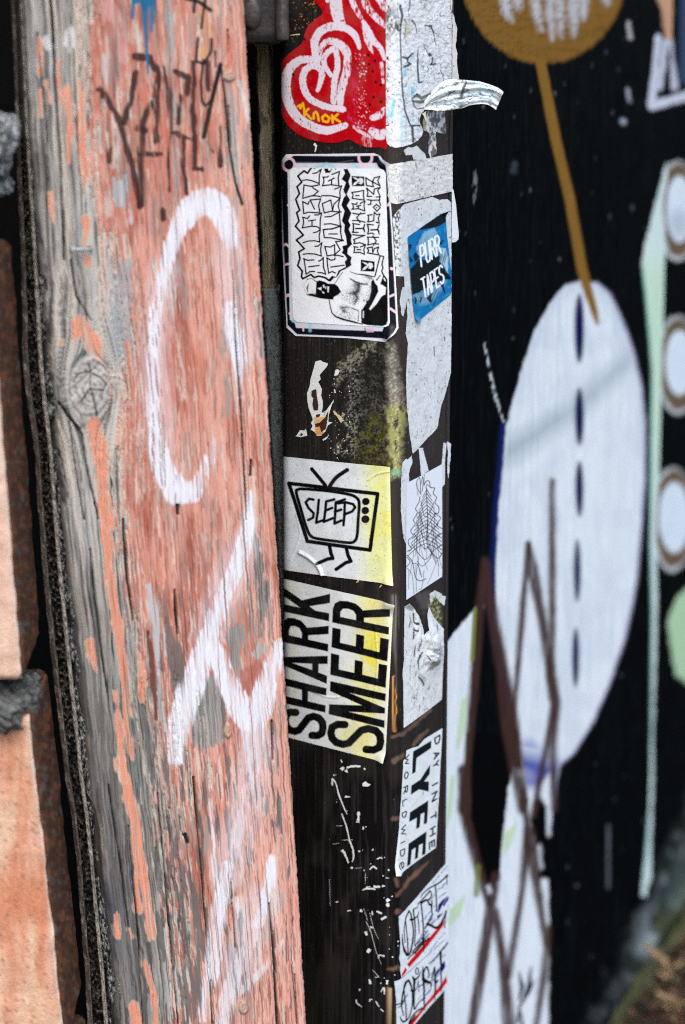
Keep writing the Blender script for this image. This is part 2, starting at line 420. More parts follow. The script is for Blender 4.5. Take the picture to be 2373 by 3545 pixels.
    # pale green strip
    st = np.vstack([T('B4', [(1448, 1050), (1420, 1150), (1345, 1430), (1300, 1600), (1290, 1720)]), T('B5', [(1293, 60), (1325, 380), (1352, 720), (1345, 1300), (1340, 1860)]), T('B6', [(1352, 600), (1345, 1860)]),
                    T('B7', [(1335, 200), (1310, 500), (1285, 745), (1330, 750), (1372, 640), (1370, 400), (1384, 0)]), T('B6', [(1385, 1500), (1400, 900), (1410, 400), (1392, 0)]), T('B5', [(1400, 1500), (1425, 1000), (1440, 300)]), T('B4', [(1455, 1400), (1455, 1050)])])
    p.fill(st, lin(206, 228, 224), 1, 6, wob * .6)
    gm = (sd_poly(X, Y, st) < 0) * ss(820, 1000, Y) * ss(1900, 1400, Y)
    p.mix(.6 * gm, lin(190, 224, 188))
    p.line(st[4:14], 7, lin(40, 130, 116), .7, 6)
    # beads right of the strip
    for cx, cy, rx, ry in ((262, 330, 66, 170), (262, 1110, 72, 165), (236, 1895, 78, 180)):
        q = T('D7', e(cx, cy + 10, rx + 34, ry + 85)); p.fill(q, lin(212, 220, 224), .9, 8, wob)
        q = T('D7', e(cx + 6, cy + 6, rx + 26, ry + 70)); p.fill(q, lin(98, 77, 50), .95, 12, wob * 1.5)
        q = T('D7', e(cx + 10, cy, rx, ry)); p.fill(q, lin(214, 228, 238), 1, 8)
    q = T('D7', e(270, 400, 50, 70)); p.fill(q, lin(150, 160, 172), .5, 40)
    p.fill(T('B6', [(1640, 400), (1540, 500), (1480, 650), (1500, 850), (1530, 1000), (1640, 1080)]), lin(172, 206, 168), 1, 8, wob)
    # chips and scratches in the black
    p.line(T('B5', [(275, 540), (310, 720), (345, 880), (400, 1040)]), sc('B5', [14, 16, 22, 12]), lin(196, 206, 210), ss(.35, .6, fbm(X / 9, Y / 9, 41)), 5)
    p.line(T('B4', [(212, 1100), (212, 1180), (205, 1300)]), sc('B4', [12, 24, 8]), lin(140, 148, 150), .65 * ss(.35, .55, fbm(X / 5, Y / 14, 42)), 8, wob)
    r2 = np.random.default_rng(3)
    for k in range(110):
        x, y = r2.uniform(1545, 2330), r2.uniform(0, 3400)
        if sd_poly(np.array([x]), np.array([y]), oval)[0] < 20 or (y > 2100 and x < 1910): continue
        rr = r2.uniform(2, 6) * (1.8 if r2.random() < .1 else 1)
        p.line(np.array([(x, y), (x + r2.uniform(-2, 2), y + r2.uniform(0, 14))]), rr, lin(*(r2.uniform(90, 190) * np.array([.92, .98, 1.03]))), r2.uniform(.1, .4), 7)
    for y in np.arange(2860, 3080, 16): p.line(np.array([(2106, y), (2106, y + r2.uniform(3, 12))]), 11, lin(112, 118, 124), .55, 7)
    p.line(T('B4', [(1205, 150), (1212, 240)]), sc('B4', 28), lin(190, 186, 186), .8, 8, wob); p.line(T('B4', [(1200, 580), (1205, 650)]), sc('B4', 26), lin(180, 182, 200), .7, 8, wob)
    p.line(T('B4', [(465, 1060), (462, 1100)]), sc('B4', 40), lin(70, 84, 92), .5, 14, wob); p.line(T('B4', [(1165, 780), (1170, 785)]), sc('B4', 34), lin(170, 185, 200), .8, 10)
    # grey-green wash of mould climbing from the ground
    base = np.interp(X, [1900, 2080, 2200, 2300, 2373, 2700], [3900, 3560, 3330, 3080, 2900, 2400])
    m = ss(-190, 90, Y - base + 190 * (fbm(X / 40, Y / 120, 43) - .5))
    p.mix(.6 * m, lin(46, 54, 50)); p.mix(.32 * m * ss(.45, .7, fbm(X / 30, Y / 50, 45)), lin(166, 180, 184))
    p.mix(.8 * ss(-20, 160, Y - base + 120 * (fbm(X / 30, Y / 60, 47) - .5)), lin(66, 72, 48))
    p.fill(T('D6', [(780, 980), (880, 900), (900, 1100), (880, 1450), (800, 1500), (700, 1400), (770, 1150)]), lin(138, 150, 156), .5, 50, wob * 2)
    p.fill(T('D6', [(1250, 500), (1355, 150), (1400, 500), (1220, 850), (1130, 780)]), lin(78, 96, 106), .6, 60, wob * 2)
    return p.c
def build_mural():
    par = empty('mural_wall', (W0[0] + WDIR[0] * .5, W0[1] + WDIR[1] * .5, 0), 'black boarded wall painted with a white oval, gold disc and brown lines', 'wall')
    mt = vmat('mural_paint', .6, .015, .35, 60, (6, 6, 1), .08)
    zz = np.concatenate([np.linspace(-.2, .02, 24)[:-1], np.linspace(.02, 1.30, 760), np.linspace(1.3, 2.2, 12)[1:]])
    for k, (u0, u1, n) in enumerate(((.0, SEAM - .0012, 330), (SEAM + .0012, SEAM + 1.2, 150), (SEAM + 1.2024, SEAM + 2.4, 10))):
        t = np.linspace(0, 1, n); u = u0 + (u1 - u0) * (t ** (2.6 if k == 1 else 1))
        U, Z = np.meshgrid(u, zz)
        P0 = wall.pos(U, Z); X, Y = proj(P0)
        c = mural_paint(X, Y) if k < 2 else np.broadcast_to(lin(13, 16, 19), X.shape + (3,)).copy()
        h = .0008 * (fbm(U * 160, Z * 9, 51) - .5) + .0012 * (fbm(U * 20, Z * 5, 53) - .5)
        h = h - .004 * (ss(.006, 0, U - u0) + ss(.006, 0, u1 - U)) - (.004 if k == 1 else 0)
        h = h + .012 * ss(.012, 0, abs(Z - 0.02))
        # sides returning into the joint
        P = wall.pos(U, Z, h)
        sl = wall.pos(U[:, :1], Z[:, :1], -.02); sr = wall.pos(U[:, -1:], Z[:, -1:], -.02)
        P = np.concatenate([sl, P, sr], 1); c = np.concatenate([c[:, :1] * .5, c, c[:, -1:] * .5], 1)
        adopt(grid_mesh('panel', P, mt, c), par)
build_mural()

# moss and dirt banked up against the foot of the wall, litter, dry sprigs
def build_bank():
    u = np.linspace(.05, 2.4, 190); v = np.linspace(0, 1, 34)
    U, V = np.meshgrid(u, v)
    wdt = .055 + .05 * fbm(U * 5, U * 0, 61)
    hgt = .03 + .045 * fbm(U * 7, U * 0, 63)
    out = V * wdt
    Zh = hgt * (1 - V) ** 1.6 + .022 * (fbm(U * 45, V * 6, 65) - .5) * (1 - V * .6) - .006 + ZG
    P = wall.pos(U, Zh, out + .001)
    n = fbm(U * 60, V * 8, 67)
    c = lin(40, 42, 26) * (1 - n[..., None]) + lin(96, 98, 70) * n[..., None]
    c = c + (lin(48, 36, 28) - c) * ss(.35, .9, V + .4 * (n - .5))[..., None]
    tag(grid_mesh('moss_bank', P, vmat('moss', .95, .1, 1., 220, grain=.45), c), 'low bank of olive moss and dirt along the foot of the painted wall', 'moss', kind='stuff')
build_bank()
def build_litter():
    V, Q, C = [], [], []
    pal = [lin(84, 62, 48), lin(58, 46, 38), lin(112, 92, 74), lin(40, 34, 30), lin(92, 92, 88), lin(84, 50, 38), lin(52, 54, 38), lin(30, 26, 22)]
    for k in range(9000):
        u = rng.uniform(.45, 1.2) if k % 3 else rng.uniform(.1, 2.2); o = abs(rng.normal(.0, .22)) + .02
        p = wall.pos(np.array(u), np.array(.0), np.array(o))
        s = rng.uniform(.003, .011); a = rng.uniform(0, 6.28); b = rng.uniform(.3, 1)
        z = ZG + .006 + rng.uniform(0, .012) + max(0, .04 * (1 - o / .08))
        t = np.array([math.cos(a), math.sin(a), rng.normal(0, .35)]); q = np.array([-math.sin(a) * b, math.cos(a) * b, rng.normal(0, .35)])
        ctr = np.array([p[0], p[1], z]); i = len(V)
        V += [ctr - t * s, ctr + q * s * .6 + [0, 0, .3 * s], ctr + t * s, ctr - q * s * .6 + [0, 0, .2 * s]]
        Q.append((i, i + 1, i + 2, i + 3)); C += [pal[rng.integers(len(pal))] * rng.uniform(.6, 1.2)] * 4
    o = raw_mesh('leaf_litter', V, Q, vmat('litter', .85, .2, .4, 300, grain=.3), np.array(C), smooth=False)
    tag(o, 'brown leaf litter and small stones scattered on the ground by the wall', 'leaf litter', kind='stuff')
build_litter()
def tube(path, rad, n=8):
    path = np.asarray(path, float); rad = np.broadcast_to(np.asarray(rad, float), (len(path),))
    V = []; 
    for i, p in enumerate(path):
        d = path[min(i + 1, len(path) - 1)] - path[max(i - 1, 0)]; d = d / np.linalg.norm(d)
        a = np.cross(d, [0.3, 0.2, 0.9]); a /= np.linalg.norm(a); b = np.cross(d, a)
        for k in range(n): V.append(p + rad[i] * (a * math.cos(6.2832 * k / n) + b * math.sin(6.2832 * k / n)))
    Q = [(i * n + k, i * n + (k + 1) % n, (i + 1) * n + (k + 1) % n, (i + 1) * n + k) for i in range(len(path) - 1) for k in range(n)]
    i0 = len(V); V += [path[0], path[-1]]
    Q += [(i0, (k + 1) % n, k, k) for k in range(n)]; m = (len(path) - 1) * n
    Tt = [(i0, (k + 1) % n, k) for k in range(n)] + [(i0 + 1, m + k, m + (k + 1) % n) for k in range(n)]
    Q = Q[:-n]
    return np.array(V), Q, Tt
def tube_obj(name, path, rad, mat, parent=None, n=8, col=None):
    V, Q, Tt = tube(path, rad, n)
    me = bpy.data.meshes.new(name); me.from_pydata([tuple(v) for v in V], [], [tuple(q) for q in Q] + [tuple(t) for t in Tt])
    for f in me.polygons: f.use_smooth = True
    me.materials.append(mat); o = bpy.data.objects.new(name, me); scene.collection.objects.link(o)
    if parent is not None: adopt(o, parent)
    return o
def ground_px(px, py, z=0.0):
    d = ray(np.array(float(px)), np.array(float(py))); return CAM + d * ((z - CAMH) / d[2])
def build_sprig(px, py, hgt, lean, label, seed):
    r = random.Random(seed); b = ground_px(px, py, ZG + .005)
    par = empty('dry_sprig', tuple(b), label, 'dry plant', 'dry sprigs on the ground')
    mt = vmat('straw', .8, .2, .3, 300, grain=.2, rgb=tuple(lin(140, 118, 88)))
    top = b + np.array([lean, -.01, hgt])
    st = [b + (top - b) * t + np.array([.004 * math.sin(5 * t), 0, 0]) for t in np.linspace(0, 1, 7)]
    tube_obj('stem', st, np.linspace(.0042, .003, 7), mt, par)
    for k, t in enumerate((.55, .8, .93)):
        p = b + (top - b) * t; s = 1 if k % 2 else -1
        e = p + np.array([s * r.uniform(.012, .026), r.uniform(-.015, .015), r.uniform(.008, .02)])
        tube_obj('branch', [p, (p + e) / 2 + np.array([0, 0, -.003]), e], [.0026, .0032, .0018], mt, par)
build_sprig(2338, 3470, .058, -.012, 'pale dry sprig standing upright among the litter', 4)
build_sprig(2350, 3545, .036, -.004, 'short dry sprig lower in the litter near the frame corner', 9)

# ------------------------------------------------------------------ black backing added far behind the gaps to keep them dark
def slab(name, c, mat, parent=None, col=None, res=None, noise=0., seed=0, amp2=0.):
    """rough block: c = 8 corners (front TL TR BL BR, back TL TR BL BR), displaced by noise"""
    c = np.asarray(c, float)
    f = [(0, 1, 2, 3), (5, 4, 7, 6), (4, 0, 6, 2), (1, 5, 3, 7), (4, 5, 0, 1), (2, 3, 6, 7)]
    V, Q, C = [], [], []; off = 0
    for k, (a, b, d, e) in enumerate(f):
        lu = np.linalg.norm(c[b] - c[a]); lv = np.linalg.norm(c[d] - c[a])
        nu = max(2, int(lu / res) + 1) if res else 2; nv = max(2, int(lv / res) + 1) if res else 2
        s, t = np.meshgrid(np.linspace(0, 1, nu), np.linspace(0, 1, nv))
        P = ((1 - t) * (1 - s))[..., None] * c[a] + ((1 - t) * s)[..., None] * c[b] + (t * (1 - s))[..., None] * c[d] + (t * s)[..., None] * c[e]
        n = np.cross(c[b] - c[a], c[d] - c[a]); n = -n / np.linalg.norm(n)
        ctr = c.mean(0)
        if noise:
            q = P * 1.0
            d3 = np.stack([fbm(q[..., 0] * 70 + q[..., 1] * 55, q[..., 2] * 70 + i * 31, seed + i, 4) - .5 for i in range(3)], -1)
            P = P + d3 * noise * 2
            nn = n if np.dot(n, c[a] - ctr) > 0 else -n
            eu, ev = (c[b] - c[a]) / lu, (c[d] - c[a]) / lv
            for dist, od in ((s * lu, -eu), ((1 - s) * lu, eu), (t * lv, -ev), ((1 - t) * lv, ev)):
                w = ss(.008, 0, dist)[..., None] * .0028
                P = P - w * nn - w * w / .0028 * od
        V.append(P.reshape(-1, 3)); Q.append(quads(nv, nu) + off); off += nu * nv
        if col is not None: C.append(col(P, k).reshape(-1, 3))
    return raw_mesh(name, np.vstack(V), np.vstack(Q), mat, np.vstack(C) if col is not None else None, parent)
def box8(x0, x1, y0, y1, z0, z1):
    return [(x0, y0, z1), (x1, y0, z1), (x0, y0, z0), (x1, y0, z0), (x0, y1, z1), (x1, y1, z1), (x0, y1, z0), (x1, y1, z0)]
o = slab('gap_backing', box8(-1.6, .02, 2.62, 2.68, 0, 2.2), vmat('gap_black', .9, .1, .3, 80, rgb=tuple(lin(12, 12, 12))))  # black sheet added so the gaps render black
tag(o, 'added black backing that makes the gaps behind the timber dark', 'wall')
o = slab('gap_liner', box8(-.165, -.135, 2.14, 2.60, 0, 2.2), MATS['gap_black'])  # added black block that closes the gap off from light
tag(o, 'added light-blocking stud in the black gap behind the painted timber', 'liner')

# ------------------------------------------------------------------ terracotta blocks at the left
def build_bricks():
    par = empty('terracotta_wall', (-.30, 2.0, 0), 'terracotta block wall end with rough mortar at the left edge', 'wall')
    mt = vmat('terracotta', .9, .15, .7, 500, grain=.14); mm = vmat('mortar', .95, .1, .8, 240, grain=.3)
    Y0 = 1.97
    def colr(top):
        def f(P, k):
            X, Y = proj(P)
            n = fbm(X / 22, Y / 260, 71); m = fbm(X / 10, Y / 10, 73)
            if k == 0:
                xe = np.interp(Y, [1378, 1800, 2362, 2476, 2700, 2895, 3211, 3545], [0, 37, 87, 117, 136, 165, 196, 231])
                c = lin(196, 152, 128) + (lin(184, 120, 90) - lin(196, 152, 128)) * ss(.3, .7, n)[..., None]
                c = c + (lin(204, 180, 152) - c) * (ss(.45, .75, fbm(X / 60, Y / 240, 75)) * .6)[..., None]
                c = c * (.82 + .36 * fbm(X / 4, Y / 7, 76))[..., None]
                c = c + (lin(120, 88, 70) - c) * (ss(.70, .76, fbm(X / 5, Y / 6, 78)) * .7)[..., None]
                c = c + (lin(204, 194, 182) - c) * (ss(34, 4, xe - X + 14 * (m - .5)) * .8)[..., None]
                if top: c = c + (lin(208, 184, 166) - c) * .6
                c = c + (lin(120, 90, 70) - c) * (ss(7, 0, xe - X + 8 * (m - .5)) * .6)[..., None]
                return c
            c = lin(92, 62, 44) * (1 - m[..., None]) + lin(44, 33, 28) * m[..., None]
            c = c + (lin(120, 72, 46) - c) * (ss(.5, .75, fbm(X / 14, Y / 20, 72)) * .8)[..., None]
            return c + (lin(84, 88, 84) - c) * (ss(.62, .75, fbm(X / 16, Y / 16, 77)) * .8)[..., None]
        return f
    def block(p_top, p_bot, wdt, dep, col, seed, turn=.0):
        a, b = at_y(np.array(p_top[0]), np.array(p_top[1]), Y0), at_y(np.array(p_bot[0]), np.array(p_bot[1]), Y0)
        r = np.array([1, .02, 0]); bk = np.array([turn, 1.0, 0])
        c = [a - r * wdt, a, b - r * wdt, b]; c += [q + bk * dep for q in c]
        return adopt(slab('brick', c, mt, col=col, res=.0022, noise=.0016, seed=seed), par)
    block((-22., 905.), (88., 2366.), .20, .115, colr(True), 81)
    block((112., 2472.), (240., 3640.), .22, .118, colr(False), 85)
    block((-175., -900.), (-62., 820.), .20, .115, colr(True), 87)
    block((252., 3720.), (330., 4600.), .22, .118, colr(False), 89)
    # mortar bed, and the lumps above
    def lump(name, px0, px1, py0, py1, y, dep, seed, tint):
        t = np.linspace(0, 2 * math.pi, 96); v = np.linspace(0, 1, 64)
        A, B = np.meshgrid(t, v)
        c = at_y(np.array((px0 + px1) / 2), np.array((py0 + py1) / 2), y)
        e = at_y(np.array(float(px1)), np.array((py0 + py1) / 2), y); g = at_y(np.array((px0 + px1) / 2), np.array(float(py0)), y)
        rx, rz = e[0] - c[0], g[2] - c[2]
        th = B * math.pi
        k = 1 + .7 * (fbm(np.cos(A) * 2.4 + 7, B * 5 + np.sin(A) * 2.0 + 9, seed, 6, .62) - .5); k[:, -1] = k[:, 0]
        sq = lambda q: np.sign(q) * abs(q) ** .7
        P = np.stack([c[0] + rx * k * sq(np.sin(th) * np.cos(A)), c[1] + dep * k * sq(np.sin(th) * np.sin(A)), c[2] + rz * k * sq(np.cos(th))], -1)
        g3 = np.stack([fbm(P[..., 0] * 330 + P[..., 1] * 270, P[..., 2] * 330 + 40 * i, seed + 5 + i, 4, .65) - .5 for i in range(3)], -1)
        g3[:, -1] = g3[:, 0]; P = P + g3 * .009
        n = fbm(P[..., 0] * 260 + P[..., 1] * 200, P[..., 2] * 260, seed + 2, 4)[..., None]
        adopt(grid_mesh(name, P, mm, lin(*tint) * (.12 + 1.25 * n ** 1.6)), par)
    lump('mortar', -180, 140, 2364, 2476, 2.012, .06, 91, (120, 122, 118))
    lump('mortar', -120, 52, 400, 545, 2.04, .05, 93, (176, 180, 180)); lump('mortar', -110, 30, 530, 610, 2.045, .04, 95, (160, 166, 166)); lump('mortar', -90, 34, 620, 668, 2.045, .03, 97, (150, 160, 160))
    lump('mortar', -260, 250, 3640, 3730, 2.03, .06, 99, (120, 122, 118))
build_bricks()

# ------------------------------------------------------------------ painted timber
GAM, LEAN = R(22), 0.0555
cG, sG, cL, sL = math.cos(GAM), math.sin(GAM), math.cos(LEAN), math.sin(LEAN)
MT = np.array([[cL, 0, -sL], [0, 1, 0], [sL, 0, cL]]) @ np.array([[cG, -sG, 0], [sG, cG, 0], [0, 0, 1]])
OT = at_y(np.array(958.), np.array(1772.), 2.12)
timber = Surf([(-.4, 0), (.1, 0)], MT, OT); timber.open0 = timber.open1 = True
TLY = [-3000, -900, 0, 450, 900, 1350, 1800, 2250, 2700, 3120, 3545, 4800]
TLX = [-135, 30, 98, 122, 160, 200, 239, 283, 328, 374, 421, 560]
tl = lambda y: np.interp(y, TLY, TLX)
trr = lambda y: 848 + .0615 * y
def timber_paint(X, Y, G):
    """G: distance across the grain in photograph pixels; returns colour and relief"""
    kx, ky = T('A2', [(487, 705)])[0]
    dxk, dyk = X - kx, (Y - ky) * .62
    rk2 = dxk ** 2 + dyk ** 2; RK = 66.
    G = G - dxk * RK ** 2 / np.maximum(rk2, RK ** 2) * ss(420, 120, np.sqrt(rk2))
    nf, nm = fbm(G / 4.0, Y / 210, 101), fbm(G / 13, Y / 520, 103)
    lam = fbm(G / 2.8, Y / 420, 102, 3)
    npch = fbm(G / 40, Y / 230, 105, 3)
    nh = .55 * fbm(G / 5.5, Y / 120, 107, 4, .5) + .45 * fbm(G / 15, Y / 150, 108, 4, .55) + .01
    nb = fbm(G / 80, Y / 330, 109)
    hair = ss(.70, .76, fbm(G / 2.3, Y / 520, 110, 3))
    # bare weathered wood
    c = lin(172, 168, 160) + (lin(112, 110, 107) - lin(172, 168, 160)) * ss(.35, .68, nf)[..., None]
    c = c + (lin(184, 176, 164) - c) * (ss(.48, .66, nm) * .7)[..., None]
    c = c + (lin(150, 158, 164) - c) * (ss(.5, .7, fbm(G / 9, Y / 260, 104)) * .5)[..., None]
    c = c + (lin(60, 60, 62) - c) * (ss(.60, .70, fbm(G / 5, Y / 420, 111)) * .8)[..., None]
    c = c + (lin(24, 23, 23) - c) * (ss(.68, .73, fbm(G / 4.2, Y / 620, 113)) * .95)[..., None]
    low = ss(1700, 2700, Y) * ss(640, 470, X)
    c = c + (lin(70, 70, 71) - c) * (low * .62)[..., None]
    blue = ss(0, 1, 1.1 - np.hypot((X - 415) / 80, (Y - 3150) / 260)) * .85
    c = c + (lin(54, 61, 82) - c) * (blue * ss(.25, .6, nm))[..., None]
    stain = ss(0, 1, 1.25 - np.hypot((X - 430 - .08 * (Y - 1150)) / 62, (Y - 1150) / 190))
    c = c + (lin(134, 142, 148) - c) * (stain * .75)[..., None]
    p = Paint(X, Y, 0); p.c = c; wood = c.copy()
    # knot with rings in the bare wood
    kr = np.hypot((X - kx) / 84, (Y - ky) / 112) + .34 * (fbm(X / 26, Y / 26, 115) - .5)
    ring = .5 + .5 * np.sin(kr * 26)
    kc = lin(164, 161, 156) + (lin(118, 116, 113) - lin(164, 161, 156)) * (ss(.2, .9, ring) * ss(.3, .6, fbm(X / 9, Y / 9, 116)))[..., None]
    kc = kc * (.8 + .4 * fbm(X / 5, Y / 5, 112))[..., None]
    p.mix(ss(1.06, .80, kr), kc)
    p.mix(.7 * np.exp(-((kr - 1.12) / .09) ** 2) * ss(.35, .6, fbm(X / 14, Y / 14, 118)), lin(64, 62, 62))
    for pts, w in (([(400, 660), (425, 620), (470, 605), (540, 630), (575, 670), (560, 705), (490, 700)], 9), ([(490, 700), (495, 600), (480, 560)], 8), ([(485, 700), (440, 770)], 10), ([(500, 720), (525, 830), (535, 930)], 11), ([(330, 790), (390, 870), (440, 915)], 14)):
        p.line(T('A2', pts), sc('A2', w), lin(40, 38, 38), .9, 4, 5 * (fbm(X / 7, Y / 7, 114) - .5))
    # salmon paint, where it still holds
    xb = np.interp(Y, [0, 700, 950, 1200, 1500, 1900, 2300, 2600, 3000, 3545], [318, 350, 410, 462, 420, 440, 500, 556, 575, 605])
    edge = (X - xb)
    nmix = .55 * nh + .25 * npch + .2 * nf
    g2 = lambda cx, cy, rx, ry, sl=.06: ss(0, 1, 1.3 - np.hypot((X - cx - sl * (Y - cy)) / rx, (Y - cy) / ry))
    wear = .06 * ss(1900, 2500, Y) + .24 * g2(660, 2520, 120, 330) + .16 * g2(640, 3150, 110, 420) + .15 * g2(895, 1080, 40, 190) + .10 * g2(560, 330, 90, 190) + .16 * g2(800, 560, 70, 200)
    cov = np.clip(edge / 150, -1.0, .60) + 3.1 * (nmix - .5) - 1.7 * wear + .05
    cm = ss(-.03, .03, cov)
    sal = lin(176, 110, 93) + (lin(152, 84, 69) - lin(176, 110, 93)) * ss(.35, .7, npch)[..., None]
    sal = sal + (lin(192, 128, 110) - sal) * (ss(.42, .72, nb) * .7)[..., None]
    palem = np.clip(ss(.49, .56, .4 * nb + .4 * nh + .2 * npch) * .6 + ss(2200, 3000, Y) * ss(640, 860, X) * .95 * ss(.38, .5, nh) + .8 * ss(-200, -30, X - trr(Y)) * ss(.38, .5, nh), 0, 1)
    sal = sal + (lin(201, 151, 138) - sal) * palem[..., None]
    sal = sal * (.74 + .52 * lam)[..., None]
    sal = sal + (lin(168, 146, 138) - sal) * (.30 + .0 * X)[..., None] * ss(.4, .62, fbm(G / 3.2, Y / 90, 127))[..., None]
    sal = sal + (lin(190, 172, 162) - sal) * (.75 * ss(.60, .66, .6 * fbm(G / 4.5, Y / 60, 129) + .4 * fbm(G / 30, Y / 120, 130)))[..., None]
    sal = sal + (lin(140, 134, 130) - sal) * (.8 * ss(.59, .63, .55 * fbm(G / 5, Y / 130, 134) + .45 * fbm(G / 50, Y / 260, 136)))[..., None]
    sal = sal * np.array([.99, .95, .91])
    sal = sal + (lin(196, 178, 166) - sal) * (ss(.60, .64, nh) * ss(.42, .6, nm) * .8)[..., None]
    sal = sal + (lin(128, 66, 56) - sal) * (ss(.62, .70, fbm(G / 4, Y / 70, 117)) * .55)[..., None]
    p.mix(ss(-.22, -.10, cov + .2 * (nf - .5)) * (1 - cm) * .75, lin(186, 178, 168))      # pale undercoat at the flake edges
    p.mix(cm, sal)
    drk = ss(.64, .69, fbm(G / 6, Y / 110, 119)) * ss(2100, 2700, Y)
    p.mix(drk * .8, lin(74, 68, 68))
    drk2 = ss(.61, .66, fbm(G / 16, Y / 190, 121)) * ss(1700, 2300, Y) * ss(960, 760, X)
    p.mix(drk2 * .85, lin(90, 89, 88))
    # broad bare streaks and stains of the upper half
    wob = 26 * (fbm(G / 9, Y / 70, 123) - .5)
    for cc, pts, w, col, al in (('A1', [(1005, -20), (1028, 300), (1040, 700), (1050, 1000), (1062, 1230)], [26, 32, 46, 44, 18], (150, 152, 152), .85), ('A1', [(1375, 480), (1400, 700), (1410, 950), (1430, 1300)], [40, 50, 44, 14], (146, 146, 146), .8), ('A1', [(1450, 500), (1490, 640), (1500, 720)], [24, 30, 18], (196, 196, 196), .8),
                                ('A1', [(815, 130), (830, 240), (845, 300)], [30, 60, 26], (190, 180, 168), .8), ('A1', [(735, 560), (700, 700), (715, 850), (690, 1000)], [20, 30, 46, 40], (186, 178, 170), .75), ('A1', [(1225, 60), (1250, 200), (1235, 340)], [30, 70, 40], (204, 150, 106), .75), ('A1', [(660, 40), (700, 130), (740, 360)], [90, 70, 60], (196, 150, 146), .55),
                                ('A1', [(625, 330), (630, 440), (640, 500)], [24, 26, 14], (172, 180, 186), .7), ('A1', [(790, 1270), (800, 1330)], [20, 30], (206, 192, 204), .7), ('A1', [(760, 1420), (775, 1520), (770, 1600)], [40, 50, 24], (186, 174, 160), .7), ('A2', [(690, 20), (670, 150), (650, 330), (680, 420)], [60, 90, 120, 60], (142, 150, 156), .6),
                                ('A2', [(1150, 190), (1160, 260), (1150, 320)], [60, 70, 30], (206, 156, 138), .8), ('A2', [(1230, 520), (1190, 660), (1160, 800), (1180, 950)], [30, 50, 60, 50], (198, 146, 130), .75), ('A3', [(1230, 330), (1180, 430), (1140, 520)], [40, 70, 40], (204, 152, 138), .7), ('A1', [(420, 200), (410, 260), (440, 290)], [60, 70, 40], (206, 200, 204), .75), ('A1', [(280, 250), (310, 280)], [50, 40], (210, 212, 214), .7), ('A1', [(500, 10), (520, 300)], [60, 20], (176, 168, 160), .5)):
        p.line(T(cc, pts), sc(cc, w), lin(*col) * (.7 + .6 * lam)[..., None], al * ss(.28, .46, nh), 8, wob * 1.4)
    # orange flakes left on the bare side
    orn = lin(200, 134, 110)
    for cc, pts, w in (('A3', [(540, -60), (560, 180), (590, 450), (635, 700), (665, 1050), (690, 1240)], [52, 52, 46, 46, 34, 20]), ('A4', [(600, -20), (660, 260), (710, 560), (740, 720), (752, 850)], [54, 50, 46, 50, 30]),
                       ('A4', [(715, 980), (760, 1150), (775, 1300)], [24, 26, 20]), ('A4', [(660, 1200), (680, 1300)], [60, 50]), ('A4', [(580, 750), (590, 840)], [26, 26]), ('A4', [(640, 810), (655, 850)], [26, 16]), ('A4', [(668, 560), (690, 720)], [24, 24]),
                       ('A3', [(470, 640), (500, 770)], [46, 20]), ('A3', [(600, 900), (620, 1100), (640, 1340)], [24, 30, 40]), ('A3', [(715, 640), (735, 800), (735, 930)], [16, 26, 16]),
                       ('A2', [(520, 900), (550, 1080), (565, 1260)], [70, 84, 60]), ('A2', [(580, 1300), (590, 1440)], [70, 60]), ('A2', [(440, 340), (500, 450), (535, 540)], [80, 90, 44]), ('A2', [(410, 350), (420, 440)], [40, 24]), ('A2', [(480, -10), (480, 30)], [26, 20]), ('A2', [(345, 440), (350, 460)], [26, 20]),
                       ('A1', [(410, 530), (425, 760), (425, 970)], [26, 44, 16]), ('A1', [(480, 500), (500, 800), (515, 1100)], [24, 46, 30]), ('A1', [(240, 240), (245, 440)], [24, 18]), ('A1', [(290, 500), (310, 620)], [16, 20]), ('A1', [(360, 380), (370, 720)], [26, 18]),
                       ('A1', [(310, 1170), (325, 1320)], [30, 24]), ('A1', [(520, 1320), (525, 1480)], [36, 26]), ('A1', [(250, 560), (250, 700)], [22, 16])):
        q = T(cc, pts)
        p.line(q, sc(cc, w) + 5, lin(186, 176, 164), .7, 5, wob * 1.3)
        p.line(q, sc(cc, w), orn * (.72 + .56 * lam)[..., None], .95 * ss(.72, .64, nf), 4, wob * 1.1 + 14 * (fbm(G / 3, Y / 14, 128) - .5))
    # dark bare patches
    for cc, pts, col in (('A3', [(1312, 60), (1345, -10), (1352, 200), (1378, 400), (1372, 590), (1345, 600), (1328, 400)], (76, 70, 65)), ('A3', [(1150, 600), (1270, 540), (1260, 640), (1240, 780), (1190, 730)], (108, 104, 101)), ('A3', [(1290, 700), (1350, 640), (1400, 640), (1370, 690), (1300, 710)], (148, 145, 142)),
                         ('A3', [(1000, 900), (1080, 780), (1140, 860), (1170, 1030), (1150, 1140), (1040, 1200), (1000, 1130)], (112, 111, 111)), ('A4', [(1365, 110), (1380, 200), (1384, 330), (1368, 280)], (60, 56, 56)), ('A4', [(1310, 140), (1322, 130), (1320, 230), (1306, 220)], (54, 51, 51)),
                         ('A4', [(1440, 1110), (1462, 1110), (1458, 1180), (1440, 1190)], (64, 60, 62)), ('A2', [(1380, 260), (1410, 230), (1400, 420), (1375, 560), (1360, 430)], (132, 122, 116)), ('A1', [(690, 1100), (740, 1040), (800, 1040), (790, 1130), (772, 1240), (720, 1270), (672, 1180)], (150, 156, 161)), ('A2', [(1395, 300), (1440, 420), (1450, 640), (1420, 620), (1390, 470)], (140, 130, 124))):
        p.fill(T(cc, pts), (.45 * wood + .55 * lin(*col)) * (.6 + .8 * lam)[..., None], .96 * ss(.36, .46, nh + .12 * (nf - .5) + .06), 6, wob * 2.2)
